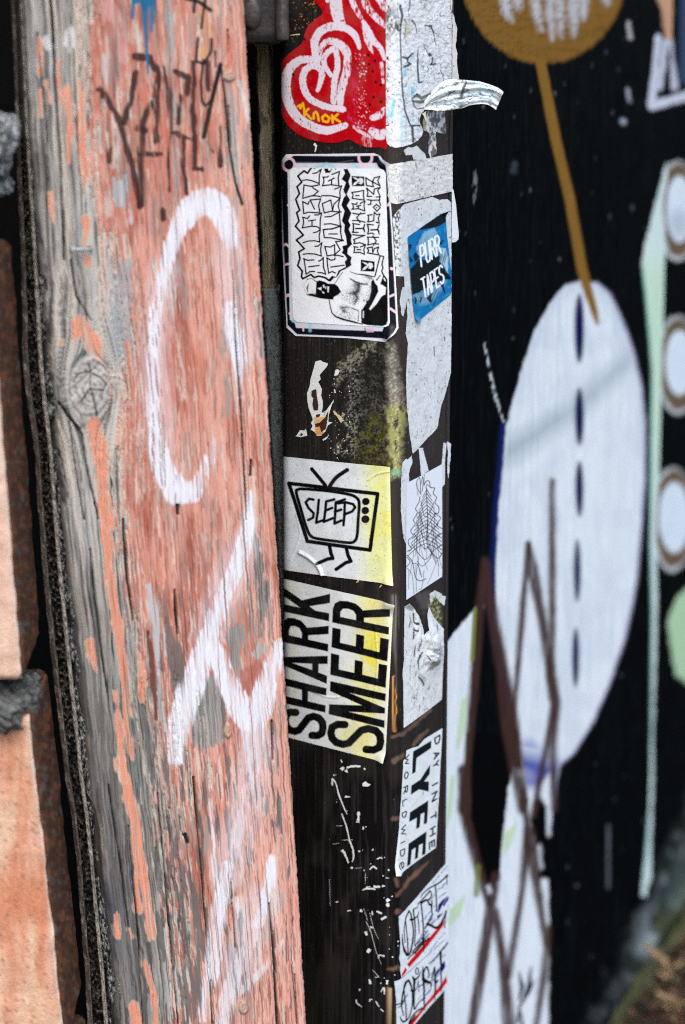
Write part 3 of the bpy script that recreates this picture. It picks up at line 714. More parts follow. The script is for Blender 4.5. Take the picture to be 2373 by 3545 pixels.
    p.fill(T('A3', [(1240, 780), (1330, 730), (1370, 740), (1340, 900), (1300, 930), (1250, 870)]), lin(152, 88, 80), .8, 14, wob)
    for pts, w in (([(765, 340), (800, 480), (815, 640), (822, 800)], [30, 44, 26, 20]),): p.line(T('A3', pts), sc('A3', w), lin(170, 172, 176), .9, 5, wob * .7)
    p.line(T('A3', [(765, 580), (795, 800), (810, 1030)]), sc('A3', [14, 36, 20]), lin(88, 47, 38), .9, 5, wob * .6)
    # marks: brown marker, blue drips, black tag
    dry = ss(.32, .46, .5 * nh + .5 * nf)
    for pts, w in (([(820, 440), (790, 600), (750, 740)], 28), ([(605, 540), (700, 680), (750, 850), (800, 1020), (850, 1240)], 36), ([(820, 340), (900, 350), (960, 440), (945, 560), (950, 700), (945, 850)], 34), ([(905, 630), (855, 770), (850, 1000), (848, 1240)], 38),
                   ([(830, 775), (875, 785)], 40), ([(850, 930), (970, 930)], 28), ([(985, 400), (1020, 560), (1030, 760), (1020, 1000), (1022, 1150)], 22), ([(1060, 430), (1140, 470), (1130, 560)], 32), ([(1088, 580), (1080, 740)], 24), ([(1172, 380), (1165, 650), (1175, 850), (1172, 1020), (1215, 1020)], 26),
                   ([(1050, 800), (1150, 840)], 28), ([(1110, 850), (1110, 1000), (1120, 1170)], 26), ([(1255, 380), (1260, 540)], 24), ([(660, 900), (660, 970)], 30), ([(985, 1270), (990, 1320)], 28), ([(1300, 310), (1305, 400)], 14), ([(1330, 760), (1330, 1000)], 20), ([(1250, 850), (1285, 920)], 18)):
        p.line(T('A1', pts), sc('A1', w) * 1.1, lin(44, 21, 22), np.clip(dry + .25, 0, 1) * .93 * (1 - .35 * hair), 5, wob * .7)
    p.line(T('A1', [(690, 240), (695, 430), (690, 640)]), sc('A1', [26, 26, 20]), lin(98, 70, 80), dry * .6, 12, wob)
    blu = lin(12, 94, 132)
    p.fill(T('A1', [(790, -60), (945, -60), (940, 20), (905, 40), (870, 70), (840, 20), (800, 30)]), blu, .95, 4)
    for pts, w in (([(872, -20), (876, 120), (884, 260), (895, 440)], [60, 34, 22, 14]), ([(805, -20), (800, 105)], [24, 20]), ([(915, 0), (915, 190)], [24, 16]), ([(936, 0), (930, 140)], [18, 10])):
        p.line(T('A1', pts), sc('A1', w), blu, .95, 4)
    blk = lin(10, 8, 9)
    p.line(T('A1', [(545, 1500), (546, 1501)]), sc('A1', 30), blk, .95, 4)
    for pts, w in (([(1178, -20), (1170, 70)], 18), ([(1240, -20), (1215, 170)], 16), ([(1120, -10), (1200, 10), (1270, 62)], 22), ([(1195, 230), (1183, 370), (1230, 385), (1275, 310), (1277, 235)], 16), ([(1228, 360), (1212, 500), (1220, 610), (1240, 640), (1280, 600), (1332, 390)], 14), ([(1332, 390), (1280, 600), (1230, 825)], 26),
                   ([(1335, 400), (1360, 600), (1385, 900), (1420, 1100), (1460, 1230)], [14, 14, 14, 16, 18])):
        p.line(T('A1', pts), sc('A1', w) * 1.1, blk, .95, 3.5)
    # white spray tags: dense where the can paused, thin and broken by the grain elsewhere
    wm = np.zeros(X.shape)
    st = .5 * fbm(G / 3.2, Y / 130, 126, 4) + .5 * nh
    spray = (([(528, 560), (514, 500), (482, 462), (440, 478), (405, 535), (378, 612), (360, 700), (350, 800), (350, 900), (358, 1000), (380, 1080), (408, 1125)], [26, 52, 60, 58, 34, 27, 26, 27, 30, 34, 50, 62], 1.0, 0),
             ([(405, 1120), (440, 1125), (462, 1090), (470, 1050)], [56, 44, 26, 14], .92, .25), ([(488, 1010), (484, 1060)], [12, 18], .9, .2), ([(526, 700), (534, 750), (545, 820), (548, 880), (548, 945)], [22, 34, 26, 14, 5], .97, .1), ([(552, 760), (560, 800), (566, 850)], [16, 16, 4], .9, .2),
             ([(575, 1130), (557, 1250), (514, 1360), (480, 1450), (444, 1560), (414, 1650), (402, 1735)], [18, 34, 36, 42, 52, 54, 34], 1.0, .1), ([(485, 1470), (535, 1590), (578, 1640), (612, 1560), (640, 1475)], [30, 48, 70, 46, 26], .98, .15), ([(500, 1500), (520, 1560)], [40, 30], .8, .3),
             ([(578, 1640), (582, 1720), (575, 1800)], [66, 40, 16], .75, .2), ([(560, 1800), (545, 1900), (525, 1980)], [14, 24, 26], .62, .25), ([(520, 1980), (500, 2090), (488, 2190), (480, 2250)], [26, 34, 36, 22], .95, .1), ([(626, 1965), (612, 2050), (592, 2110)], [20, 34, 26], .97, .1), ([(592, 2110), (555, 2190), (528, 2260), (505, 2360)], [26, 30, 34, 34], .72, .3), ([(540, 2060), (562, 2130)], [14, 8], .8, .3), ([(650, 2150), (600, 2220), (545, 2270)], [4, 12, 20], .6, .4), ([(475, 2240), (460, 2330)], [20, 16], .8, .3), ([(478, 1800), (490, 1950), (498, 2100)], [8, 12, 8], .75, .5), ([(545, 1820), (550, 1900)], [14, 8], .6, .4))
    for pts, w, al, brk in spray:
        q = cr(T('W', pts), 5); d = sd_line(X, Y, q, crw(sc('W', w), 5))
        f = np.clip(.5 - (d - 2 + 28 * (nh - .5) + 9 * (nf - .5)) / 9, 0, 1) * (1 - min(1., .6 + brk) * ss(.53 - .12 * brk, .58 - .1 * brk, st) * ss(-34, 0, d)) * (1 - min(1., .12 + brk) * ss(.50 - .06 * brk, .57 - .04 * brk, st))
        wm = np.maximum(wm, f * al)
    halo = np.zeros(X.shape)
    for pts, w in (([(525, 560), (535, 700), (555, 800)], 44), ([(375, 620), (352, 800), (365, 1010)], 44), ([(555, 1250), (480, 1450)], 56), ([(590, 1700), (570, 1830), (520, 2000)], 60), ([(600, 2060), (540, 2230)], 60)):
        halo = np.maximum(halo, np.clip(.5 - sd_line(X, Y, T('W', pts), sc('W', w)) / 70, 0, .5))
    wm = np.maximum(wm, halo * (.75 - .5 * ss(.4, .7, nf)))
    wm = wm * (1 - .7 * hair)
    p.mix(wm, lin(206, 208, 216))
    p.mix(wm * ss(.5, .75, nf) * .3, lin(170, 174, 188))
    # splits
    cr_d = np.full(X.shape, 99.)
    for cc, pts, w in (('A2', [(1265, 60), (1275, 350), (1290, 560), (1310, 800), (1320, 1000), (1335, 1250), (1338, 1411)], [4, 5, 6, 14, 12, 8, 6]), ('A4', [(1330, 680), (1350, 900), (1372, 1276), (1380, 1400)], [5, 8, 14, 14]), ('A4', [(955, 60), (985, 400), (1005, 640), (1030, 1000)], [12, 9, 10, 6]),
                       ('A4', [(780, 140), (820, 560), (850, 950), (882, 1276)], [8, 8, 10, 7]), ('A3', [(905, 360), (912, 470), (922, 590)], [10, 20, 10]), ('A4', [(1455, 1030), (1470, 1276)], [3, 6]), ('A4', [(1140, 560), (1165, 900)], [4, 6]), ('A1', [(310, 0), (340, 500), (370, 900), (390, 1568)], [16, 12, 10, 12]), ('A1', [(230, 200), (280, 700), (300, 1100)], [5, 9, 6]), ('A1', [(450, 300), (470, 800), (500, 1200)], [5, 8, 5]),
                       ('A2', [(330, 780), (400, 880), (450, 950), (470, 1100), (540, 1411)], [12, 14, 9, 8, 6]), ('A2', [(380, 880), (410, 1080), (460, 1411)], [6, 9, 6]), ('A2', [(390, 0), (420, 200), (500, 330)], [8, 12, 5]), ('A3', [(470, 150), (520, 600), (560, 900)], [6, 10, 6]), ('A3', [(640, 0), (660, 300), (690, 520)], [14, 16, 8]), ('A4', [(540, 100), (600, 500), (640, 800)], [8, 8, 4]), ('A4', [(640, 300), (690, 900), (710, 1276)], [5, 9, 6]),
                       ('A1', [(1380, 640), (1395, 900)], [6, 4]), ('A1', [(1375, 180), (1378, 330)], [8, 4]), ('A4', [(1040, 1060), (1050, 1276)], [8, 10]), ('A2', [(1365, 1090), (1362, 1170)], [14, 18]), ('A2', [(965, 1335), (970, 1380)], [26, 14]), ('A4', [(915, 345), (930, 380)], [24, 24]), ('A3', [(1405, 1040), (1412, 1240)], [12, 8])):
        cr_d = np.minimum(cr_d, sd_line(X, Y, T(cc, pts), sc(cc, w) * .8 + .6) + 7 * (nf - .5))
    cm2 = np.clip(.5 - cr_d / 2.5, 0, 1)
    p.mix(cm2 * .95, lin(16, 13, 13))
    p.mix(hair * .55, lin(74, 46, 42) * .8)
    rel = -.0014 * (1 - cm) * ss(.35, .7, nf) - .0007 * (1 - cm) + .0004 * nh * cm - .003 * cm2 - .0005 * hair + .0002 * wm + .0012 * (nb - .5) - .0008 * ss(.60, .70, fbm(G / 5, Y / 420, 111)) * (1 - cm)
    rel = rel + .0012 * ss(1.1, .7, kr) * (1 + .3 * ring)
    return p.c, rel
def build_timber():
    b = timber.pos(np.array(-.1), np.array(0.)); par = empty('painted_timber', (float(OT[0] - .05), float(OT[1]), 0), 'wide leaning timber with flaking salmon paint, white spray strokes and a dark marker tag', 'timber')
    rows = np.concatenate([np.linspace(-3000, -70, 30)[:-1], np.arange(-70, 3620, 3.0), np.linspace(3620, 4800, 16)[1:]])
    a = np.linspace(0, 1, 240)
    A, Y = np.meshgrid(a, rows)
    xl = tl(Y) + 12 * (fbm(Y / 90, Y * 0, 131, 3) - .5); xr = trr(Y) + 7 * (fbm(Y / 40, Y * 0, 135) - .5) + 4 * (fbm(Y / 9, Y * 0, 137) - .5)
    X = xl + (xr - xl) * A
    G = A * 660
    c, rel = timber_paint(X, Y, G)
    wpx = (xr - xl)
    eL, eR = A * wpx, (1 - A) * wpx
    rel = rel - .005 * ss(16, 0, eL) ** 2 - .004 * ss(13, 0, eR) ** 2
    u, z = timber.hit(X.ravel(), Y.ravel()); u = u.reshape(X.shape); z = z.reshape(X.shape)
    P = timber.pos(u, z, rel)
    sl = [timber.pos(u[:, :1] + .002, z[:, :1], rel[:, :1] - q) for q in (.05, .02)]
    sr = [timber.pos(u[:, -1:] - .0006 * k, z[:, -1:], rel[:, -1:] - q) for k, q in ((1, .006), (2, .05))]
    P = np.concatenate(sl + [P] + sr, 1)
    grey = np.broadcast_to(lin(90, 88, 84), c[:, :1].shape)
    c = np.concatenate([grey, grey, c, c[:, -1:], c[:, -1:] * .7], 1)
    adopt(grid_mesh('plank_face', P, vmat('flaking_paint', .78, .25, .35, 420, (1.5, 1.5, .25), .07), c), par)
    km = vmat('knot_wood', .85, .2, .5, 500, grain=.25, rgb=tuple(lin(168, 140, 126)))
    for cc, x, y, rx, ry in (('A1', 1380, 457, 38, 38), ('A3', 1176, 1086, 21, 46), ('A4', 1200, 1190, 24, 40)):
        q = T(cc, [(x, y)])[0]; s = CR[cc][2]
        t, r = np.meshgrid(np.linspace(0, 2 * math.pi, 25), np.linspace(0, 1, 7))
        XX, YY = q[0] + rx * s * r * np.cos(t) * (1 + .12 * np.sin(3 * t)), q[1] + ry * s * r * np.sin(t)
        hh = .0010 + .0020 * np.sqrt(np.clip(1 - r ** 4, 0, 1)) - .003 * (r >= 1) + .0004 * np.sin(r * 14)
        adopt(grid_mesh('knot', timber.at(XX.ravel(), YY.ravel(), hh.ravel()).reshape(XX.shape + (3,)), km), par)
    q = T('A1', [(545, 1500), (410, 1493)]); p0 = timber.at(q[:1, 0], q[:1, 1], -.004)[0]; pa = timber.at(q[:1, 0], q[:1, 1], .004)[0]; p1 = timber.at(q[1:, 0], q[1:, 1], .012)[0]
    nl = tube_obj('nail', [p0, pa, pa + (p1 - pa) * .15, p1], [.0014, .0014, .0013, .0012], vmat('nail_steel', .35, .6, .2, 500, grain=.2, rgb=tuple(lin(150, 156, 156))), par, 10)
    d = (p1 - pa) / np.linalg.norm(p1 - pa)
    adopt(tube_obj('nail_head', [p1 - d * .0004, p1 + d * .0012], [.0026, .0026], MATS['nail_steel'], None, 12), nl)
build_timber()

# ------------------------------------------------------------------ dark weathered plank at the left of the timber
PLY = [-3000, -300, 0, 300, 480, 660, 837, 1076, 1195, 1315, 1494, 1583, 1700, 2000, 2300, 2459, 2619, 2751, 2831, 2990, 3203, 3362, 3545, 4700]
PLX = [-190, 34, 41, 52, 57, 63, 72, 78, 78, 84, 110, 122, 128, 150, 181, 199, 218, 234, 248, 266, 281, 295, 303, 420]
def build_side():
    par = empty('weathered_plank', (-.28, 2.08, 0), 'dark cracked plank edge with ragged layers beside the painted timber', 'plank')
    mt = vmat('charred_ply', .9, .25, .9, 320, (1, 1, 1.6), .35)
    rows = np.concatenate([np.linspace(-3000, -60, 30)[:-1], np.arange(-60, 3620, 4.0), np.linspace(3620, 4700, 14)[1:]])
    def strip(name, a0, a1, n, f):
        a = np.linspace(a0, a1, n); A, Y = np.meshgrid(a, rows)
        xl = np.interp(Y, PLY, PLX) + 5 * (fbm(Y / 30, Y * 0, 141) - .5); xr = tl(Y) + 8
        X = xl + (xr - xl) * A
        dep, c = f(A, Y, X)
        # real depth: the edge runs back from the timber's front corner
        dcor = timber.at(tl(Y).ravel(), Y.ravel())[:, 1].reshape(Y.shape)
        P = at_y(X, Y, dcor + .003 + .03 * (1 - A) + dep)
        back = P[:, :1] + np.array([0.004, .05, 0]); back2 = P[:, -1:] + np.array([-.004, .05, 0])
        return adopt(grid_mesh(name, np.concatenate([back, P, back2], 1), mt, np.concatenate([c[:, :1] * .3, c, c[:, -1:] * .3], 1)), par)
    def ply(A, Y, X):
        n = fbm(Y / 18, A * 30, 143); c = lin(88, 80, 74) * (.5 + 1.1 * n[..., None]); c = c + (lin(150, 148, 142) - c) * (ss(.6, .75, n) * .8)[..., None]
        return -.004 + .006 * (fbm(Y / 50, A * 9, 145) - .5), c
    def core(A, Y, X):
        rib = fbm(Y / 9, A * 14, 147, 3); big = fbm(Y / 60, A * 3, 149)
        c = lin(78, 76, 70) * (.12 + 1.2 * ss(.35, .75, rib)[..., None]); c = c + (lin(140, 140, 132) - c) * (ss(.68, .8, rib) * .8)[..., None]
        return .022 - .018 * rib + .01 * big, c
    def ridge(A, Y, X):
        n = fbm(Y / 14, A * 40, 151); c = lin(150, 146, 138) * (.35 + 1.2 * n[..., None])
        return -.002 + .006 * (n - .5), c
    def rough(A, Y, X):
        n = fbm(Y / 9, A * 26, 153, 4, .6); m = fbm(Y / 90, A * 5, 155)
        c = lin(140, 144, 144) * (.04 + 1.25 * ss(.40, .68, n)[..., None]); c = c + (lin(20, 20, 20) - c) * (ss(.5, .68, m) * .85)[..., None]
        return .008 - .012 * (n - .5) + .012 * ss(.45, .7, m) - .006 * ss(.75, 1, A), c
    strip('outer_ply', 0, .14, 6, ply); strip('core', .14, .46, 16, core); strip('inner_ply', .46, .56, 6, ridge); strip('splintered_face', .56, 1.0, 22, rough)
build_side()

# ------------------------------------------------------------------ metal post
PA = R(31)
Ld, Rd = np.array([-math.cos(PA), math.sin(PA)]), np.array([math.sin(PA), math.cos(PA)])
Cc = at_y(np.array(1370.), np.array(1772.5), 2.20)[:2]
WF, WR = .1125, .0915
def post_profile():
    A = Cc + Ld * WF
    def fillet(c, d0, d1, r, n):
        p0, p1 = c + d0 * r, c + d1 * r; o = c + (d0 + d1) * r
        a0 = math.atan2(*(p0 - o)[::-1]); a1 = math.atan2(*(p1 - o)[::-1])
        while a1 < a0: a1 += 2 * math.pi
        if a1 - a0 > math.pi: a1 -= 2 * math.pi
        return [o + r * np.array([math.cos(t), math.sin(t)]) for t in np.linspace(a0, a1, n)]
    p = [A + Rd * .085, A + Rd * .03]
    p += fillet(A, Rd, -Ld, .012, 14)
    p += [A - Ld * k for k in np.linspace(.02, WF - .014, 6)]
    p += fillet(Cc, Ld, Rd, .009, 14)
    p += [Cc + Rd * k for k in np.linspace(.016, WR - .011, 5)]
    p += [Cc + Rd * (WR - .0082), Cc + Rd * (WR - .0076) + Ld * .004, Cc + Rd * (WR - .0046) + Ld * .004, Cc + Rd * (WR - .0040), Cc + Rd * (WR - .0012), Cc + Rd * WR + Ld * .0012, Cc + Rd * WR + Ld * .09]
    return np.array(p)
post = Surf(post_profile())
# the surface papers lie on: the same without the groove
pp = post_profile(); postf = Surf(np.vstack([pp[:-7], [Cc + Rd * WR]])); postf.open1 = True
def post_paint(X, Y):
    p = Paint(X, Y, lin(30, 28, 27))
    v, n, f = fbm(X / 4, Y / 300, 161), fbm(X / 60, Y / 140, 163), fbm(X / 5, Y / 5, 165)
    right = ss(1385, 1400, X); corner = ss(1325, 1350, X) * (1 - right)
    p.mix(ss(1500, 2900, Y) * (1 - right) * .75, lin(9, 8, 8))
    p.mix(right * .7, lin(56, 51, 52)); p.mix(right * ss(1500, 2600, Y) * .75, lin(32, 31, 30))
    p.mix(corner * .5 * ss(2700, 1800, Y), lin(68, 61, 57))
    p.mix(.35 * ss(.55, .8, v), lin(66, 62, 60)); p.mix(.3 * ss(.5, .75, n), lin(58, 54, 50))
    p.mix(.5 * ss(.72, .8, f) * ss(1900, 1000, Y), lin(110, 106, 100))
    # crust, moss and yellow algae between the two big stickers
    wob = 40 * (fbm(X / 16, Y / 16, 167) - .5)
    sp = fbm(X / 4.5, Y / 4.5, 169)
    zone = np.clip(.5 - sd_poly(X, Y, T('A7', [(860, 60), (980, 80), (1010, 560), (985, 1110), (700, 1085), (640, 960), (690, 820), (620, 740), (680, 480), (700, 320), (760, 180)])) / 40 + wob / 60, 0, 1)
    clump = ss(.3, .62, fbm(X / 26, Y / 34, 175))
    p.mix(zone * clump * ss(.44, .62, sp) * .55, lin(98, 96, 88)); p.mix(zone * ss(.52, .38, sp) * .7, lin(24, 27, 20))
    p.line(T('A7', [(860, 100), (790, 140), (720, 210), (640, 290), (560, 410)]), sc('A7', [70, 80, 90, 90, 60]), lin(138, 136, 116), ss(.42, .58, sp) * .75, 14, wob)
    p.line(T('A7', [(690, 250), (700, 500), (690, 700), (700, 1000)]), sc('A7', [50, 80, 90, 70]), lin(140, 141, 136), ss(.5, .62, sp) * .6, 26, wob)
    p.line(T('A7', [(550, 650), (640, 730), (690, 790), (620, 900), (560, 960), (640, 1000)]), sc('A7', 30), lin(160, 160, 140), ss(.45, .6, sp) * .8, 10, wob)
    p.fill(T('A7', [(800, 760), (880, 700), (985, 740), (985, 1110), (760, 1080), (740, 900)]), lin(98, 96, 30), .65 * ss(.3, .6, fbm(X / 22, Y / 26, 176)), 60, wob * 1.6); p.mix(zone * ss(.52, .40, sp) * ss(1400, 1500, Y) * .7, lin(30, 32, 18))
    p.fill(T('A7', [(985, 90), (1040, 120), (1100, 480), (1115, 620), (985, 620)]), lin(130, 124, 116), .75, 26, wob)
    p.fill(T('A7', [(985, 600), (1115, 590), (1125, 720), (1095, 860), (1085, 1190), (1005, 1190), (990, 900)]), lin(152, 152, 92), .85 * ss(.2, .5, fbm(X / 14, Y / 30, 177)), 22, wob)
    p.fill(T('A7', [(1005, 1140), (1080, 1130), (1085, 1185), (1010, 1192)]), lin(110, 168, 136), .8, 12, wob * .4)
    p.mix(ss(.55, .66, sp) * .5 * np.clip(.5 - sd_poly(X, Y, T('A7', [(985, 90), (1040, 120), (1115, 620), (1085, 1190), (1005, 1190)])) / 30, 0, 1), lin(206, 204, 170))
    # scraped pale zone on the corner, rust
    p.line(T('B1', [(1040, 260), (1060, 560), (1075, 900), (1085, 1250)]), sc('B1', [50, 60, 40, 30]), lin(150, 146, 138), ss(.45, .68, v) * .6, 16)
    for pts, w in (([(1020, 1405), (1100, 1380), (1200, 1300), (1335, 1180)], [34, 30, 34, 20]), ([(1040, 1600), (1110, 1550)], [50, 24]), ([(1190, 1470), (1250, 1400), (1310, 1350)], [24, 34, 14])):
        p.line(T('B1', pts), sc('B1', w), lin(112, 88, 78), .8, 8, wob * .3)
    for pts, w in (([(995, 975), (1050, 960)], [40, 20]), ([(1120, 1517), (1200, 1450), (1290, 1360)], [30, 30, 10])): p.line(T('B2', pts), sc('B2', w), lin(112, 84, 74), .8, 8, wob * .3)
    for pts, w in (([(985, 400), (1090, 270), (1180, 180), (1262, 105)], [30, 34, 30, 10]), ([(975, 260), (985, 320)], [44, 40]), ([(990, 550), (985, 560)], [50, 40]), ([(900, 1070), (990, 1060)], [26, 34])): p.line(T('B3', pts), sc('B3', w), lin(118, 88, 74), .8, 8, wob * .3)
    p.fill(T('B3', [(900, 1245), (955, 1250), (965, 1568), (830, 1568), (900, 1400)]), lin(120, 88, 56), .9, 10, wob); p.mix(ss(.5, .62, sp) * np.clip(.5 - sd_poly(X, Y, T('B3', [(900, 1245), (955, 1250), (965, 1568), (830, 1568), (900, 1400)])) / 8, 0, 1), lin(206, 190, 150))
    rs = T('B1', [(1020, 905), (1036, 900), (1042, 1000), (1058, 1080), (1046, 1110), (1060, 1200), (1046, 1230), (1050, 1362), (1024, 1362), (1018, 1150)])
    p.fill(rs, lin(206, 150, 84), 1, 3); p.fill(rs.mean(0) + (rs - rs.mean(0)) * [.5, .97], lin(84, 42, 20), 1, 4)
    # fine dirt below
    p.mix(.4 * ss(.60, .75, fbm(X / 30, Y / 60, 171)) * ss(2600, 3100, Y) * right, lin(64, 72, 76))
    p.mix(.5 * ss(.62, .7, fbm(X / 7, Y / 200, 173)) * ss(2600, 2800, Y) * (1 - right) * ss(1080, 1200, X), lin(50, 50, 58))
    # mossy paper remains under the tree drawing
    g = T('D2', [(670, 90), (760, 60), (830, 180), (870, 420), (870, 620), (800, 560), (700, 430), (660, 250)])
    p.fill(g, lin(70, 74, 40), .9, 12, wob * .5); p.mix(ss(.5, .62, sp) * np.clip(.5 - sd_poly(X, Y, g) / 10, 0, 1), lin(150, 152, 116))
    p.fill(T('D2', [(460, 120), (640, 40), (650, 300), (560, 420), (480, 340)]), lin(112, 108, 116), ss(.5, .65, .5 * v + .5 * sp)[0, 0] * 0 + .35, 20, wob)
    rel = .0011 * zone * (sp - .3) + .0003 * (n - .5) + .0005 * np.clip(.5 - sd_poly(X, Y, g) / 10, 0, 1) * sp * 2
    return p.c, rel
def build_post():
    par = empty('metal_post', (float(Cc[0]), float(Cc[1]) + .05, 0), 'dark brown square metal post covered in stickers', 'post')
    dens = []
    for i in range(len(post.s) - 1):
        vis = post.s[i] > .07 and i < len(post.s) - 2
        k = max(1, int((post.s[i + 1] - post.s[i]) / (.0008 if vis else .02)))
        dens += list(np.linspace(post.s[i], post.s[i + 1], k + 1)[:-1])
    s = np.array(dens + [post.s[-1]])
    zz = np.concatenate([np.linspace(0, .30, 6)[:-1], np.linspace(.30, 1.26, 1100), np.linspace(1.26, 2.3, 10)[1:]])
    U, Z = np.meshgrid(s, zz)
    X, Y = proj(post.pos(U, Z))
    c, rel = post_paint(X, Y)
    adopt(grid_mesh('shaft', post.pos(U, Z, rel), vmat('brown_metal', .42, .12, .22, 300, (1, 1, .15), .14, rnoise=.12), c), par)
    # chips of white paint and paper scraps left on the metal
    V, Tq, Cl = [], [], []
    def chip(pts, col, h=.0003):
        pts = np.asarray(pts, float)
        P = postf.at(pts[:, 0], pts[:, 1], h); i = len(V)
        V.extend(P); Cl.extend([col] * len(P))
        for t in tessellate_polygon([[Vector((a, b, 0)) for a, b in pts]]): Tq.append((i + t[0], i + t[1], i + t[2]))
    def scratch(pts, w, col, h=.0002):
        pts = cr(np.asarray(pts, float), 4); w = np.interp(np.linspace(0, 1, len(pts)), np.linspace(0, 1, np.size(w)), np.atleast_1d(w))
        d = np.gradient(pts, axis=0); d = d / (np.hypot(d[:, 0], d[:, 1])[:, None] + 1e-9); nn = np.stack([-d[:, 1], d[:, 0]], 1)
        jit = rng.uniform(.6, 1.4, (len(pts), 2))
        a, b = pts + nn * (w / 2 * jit[:, 0])[:, None], pts - nn * (w / 2 * jit[:, 1])[:, None]
        for k in range(len(pts) - 1): chip([a[k], a[k + 1], b[k + 1], b[k]], col, h)
    wc = lin(214, 220, 220); cream = lin(206, 186, 146)
    def blob(x, y, r, col, asp=1.):
        t = np.linspace(0, 6.283, 10)[:-1]; k = rng.uniform(.6, 1.3, 9)
        chip(np.stack([x + r * k * np.cos(t), y + r * asp * k * np.sin(t)], 1), col, .0003 + rng.uniform(0, .00008))
    B2s = [([(535, 455), (545, 480)], 10), ([(585, 525), (640, 512), (705, 512)], [16, 22, 18]), ([(540, 545), (560, 520)], [30, 20]), ([(575, 545), (595, 565)], [24, 10]), ([(735, 530), (748, 542)], 16), ([(455, 620), (490, 660), (520, 770), (560, 870), (590, 935)], [16, 12, 12, 10, 5]), ([(455, 630), (460, 680)], [10, 14]),
           ([(540, 925), (580, 1030), (610, 1160), (640, 1240), (645, 1310), (632, 1350)], [8, 10, 12, 14, 12, 5]), ([(570, 778), (615, 782)], [16, 14]), ([(690, 910), (685, 1000)], [22, 16]), ([(670, 995), (695, 1000)], [14, 18]), ([(728, 1040), (730, 1065)], 14), ([(545, 1245), (570, 1280), (600, 1360)], [26, 14, 12]), ([(850, 1325), (880, 1312), (900, 1320)], [10, 12, 8]),
           ([(785, 1418), (815, 1390), (850, 1410)], [8, 16, 10]), ([(545, 1160), (640, 1155)], [3, 3]), ([(930, 1490), (955, 1492)], 6), ([(460, 1195), (520, 1185)], 2.5), ([(495, 1035), (550, 1033)], 2.5), ([(750, 1450), (750, 1515)], 3)]
    for pts, w in B2s: scratch(T('B2', pts), sc('B2', w), wc)
    chip(T('B2', [(722, 685), (725, 660), (750, 642), (770, 660), (798, 672), (770, 690)]), wc)
    for x, y, r in ((475, 590, 8), (498, 826, 5), (585, 903, 5), (755, 1042, 7), (695, 1255, 9), (726, 1245, 4), (815, 1243, 9), (795, 1365, 5), (632, 1400, 10), (740, 1422, 6), (952, 1420, 7), (905, 1470, 6), (915, 1310, 4), (490, 587, 4)): blob(*T('B2', [(x, y)])[0], r * .3954, wc)
    B3s = [([(668, 358), (710, 342), (790, 348)], [8, 16, 10]), ([(700, 328), (740, 325)], 8), ([(770, 325), (830, 325)], [20, 14]), ([(845, 320), (872, 320)], [18, 8]), ([(700, 640), (740, 720), (790, 900), (840, 1030)], [3, 4, 3, 2]), ([(680, 520), (715, 630)], 2.5), ([(735, 560), (770, 700), (815, 800)], [3, 3, 2]), ([(755, 545), (760, 580)], [10, 12]), ([(795, 548), (845, 568)], [12, 16]),
           ([(838, 622), (885, 595)], [16, 18]), ([(740, 690), (772, 700)], [16, 8]), ([(698, 730), (708, 765)], [20, 18]), ([(815, 975), (822, 945), (870, 955)], [10, 10, 14]), ([(730, 1165), (742, 1205)], [20, 22]), ([(893, 1170), (890, 1210)], [16, 12]), ([(612, 1345), (620, 1380), (665, 1412)], [10, 8, 6]), ([(735, 1365), (735, 1348), (755, 1345)], [12, 10, 8]), ([(790, 1360), (820, 1412)], [8, 10]), ([(835, 1275), (865, 1240), (868, 1300)], [10, 18, 10]),
           ([(780, 1145), (815, 1143)], 6), ([(760, 1075), (820, 1145)], [2, 4]), ([(695, 200), (695, 300)], 2), ([(600, 158), (660, 155)], 2), ([(878, 246), (910, 248)], 6), ([(832, 1430), (860, 1455)], [10, 6]), ([(530, 545), (568, 540)], 8), ([(425, 465), (450, 460)], 10), ([(370, 260), (376, 500)], 2)]
    for pts, w in B3s: scratch(T('B3', pts), sc('B3', w), wc)
    for x, y, r in ((572, 153, 11), (686, 177, 6), (905, 177, 7), (860, 227, 6), (657, 542, 13), (898, 445, 20), (898, 487, 16), (725, 902, 20), (645, 1258, 8), (835, 1198, 6), (865, 425, 5), (935, 412, 7), (958, 1122, 5), (868, 1152, 5), (912, 690, 4), (912, 760, 4), (912, 890, 5), (988, 820, 7), (988, 860, 6), (940, 960, 6)): blob(*T('B3', [(x, y)])[0], r * .3827, wc)
    # scrap with burnt middle
    chip(T('A7', [(390, 240), (430, 230), (455, 245), (492, 255), (485, 280), (455, 315), (425, 350), (432, 385), (412, 410), (430, 440), (442, 470), (436, 520), (450, 570), (448, 620), (440, 662), (475, 662), (450, 700), (480, 640), (515, 590), (543, 548), (520, 610), (498, 680), (495, 735), (530, 742), (492, 765), (470, 815), (436, 850), (400, 852), (388, 825), (350, 800), (366, 770), (352, 745), (368, 720), (352, 670), (333, 620), (322, 560), (320, 500), (342, 440), (350, 380), (365, 330)]), wc, .00045)
    for k in range(9):
        y0 = 700 + k * 16; chip(T('A7', [(378 + k * 1.5, y0), (482 - k * 3, y0 - 8), (480 - k * 4, y0 + 10), (380 + k * 2, y0 + 16)]), lin(214, 176 - k * 4, 134 - k * 7), .00055 + k * .00001)
    for pts in ([(360, 480), (398, 465), (402, 520), (415, 600), (412, 640), (378, 642), (366, 600), (372, 540), (356, 520)], [(394, 678), (432, 670), (424, 692), (398, 700)], [(388, 752), (425, 742), (470, 700), (498, 640), (490, 720), (478, 790), (438, 822), (426, 775), (392, 778)]): chip(T('A7', pts), lin(62, 34, 22), .00075)
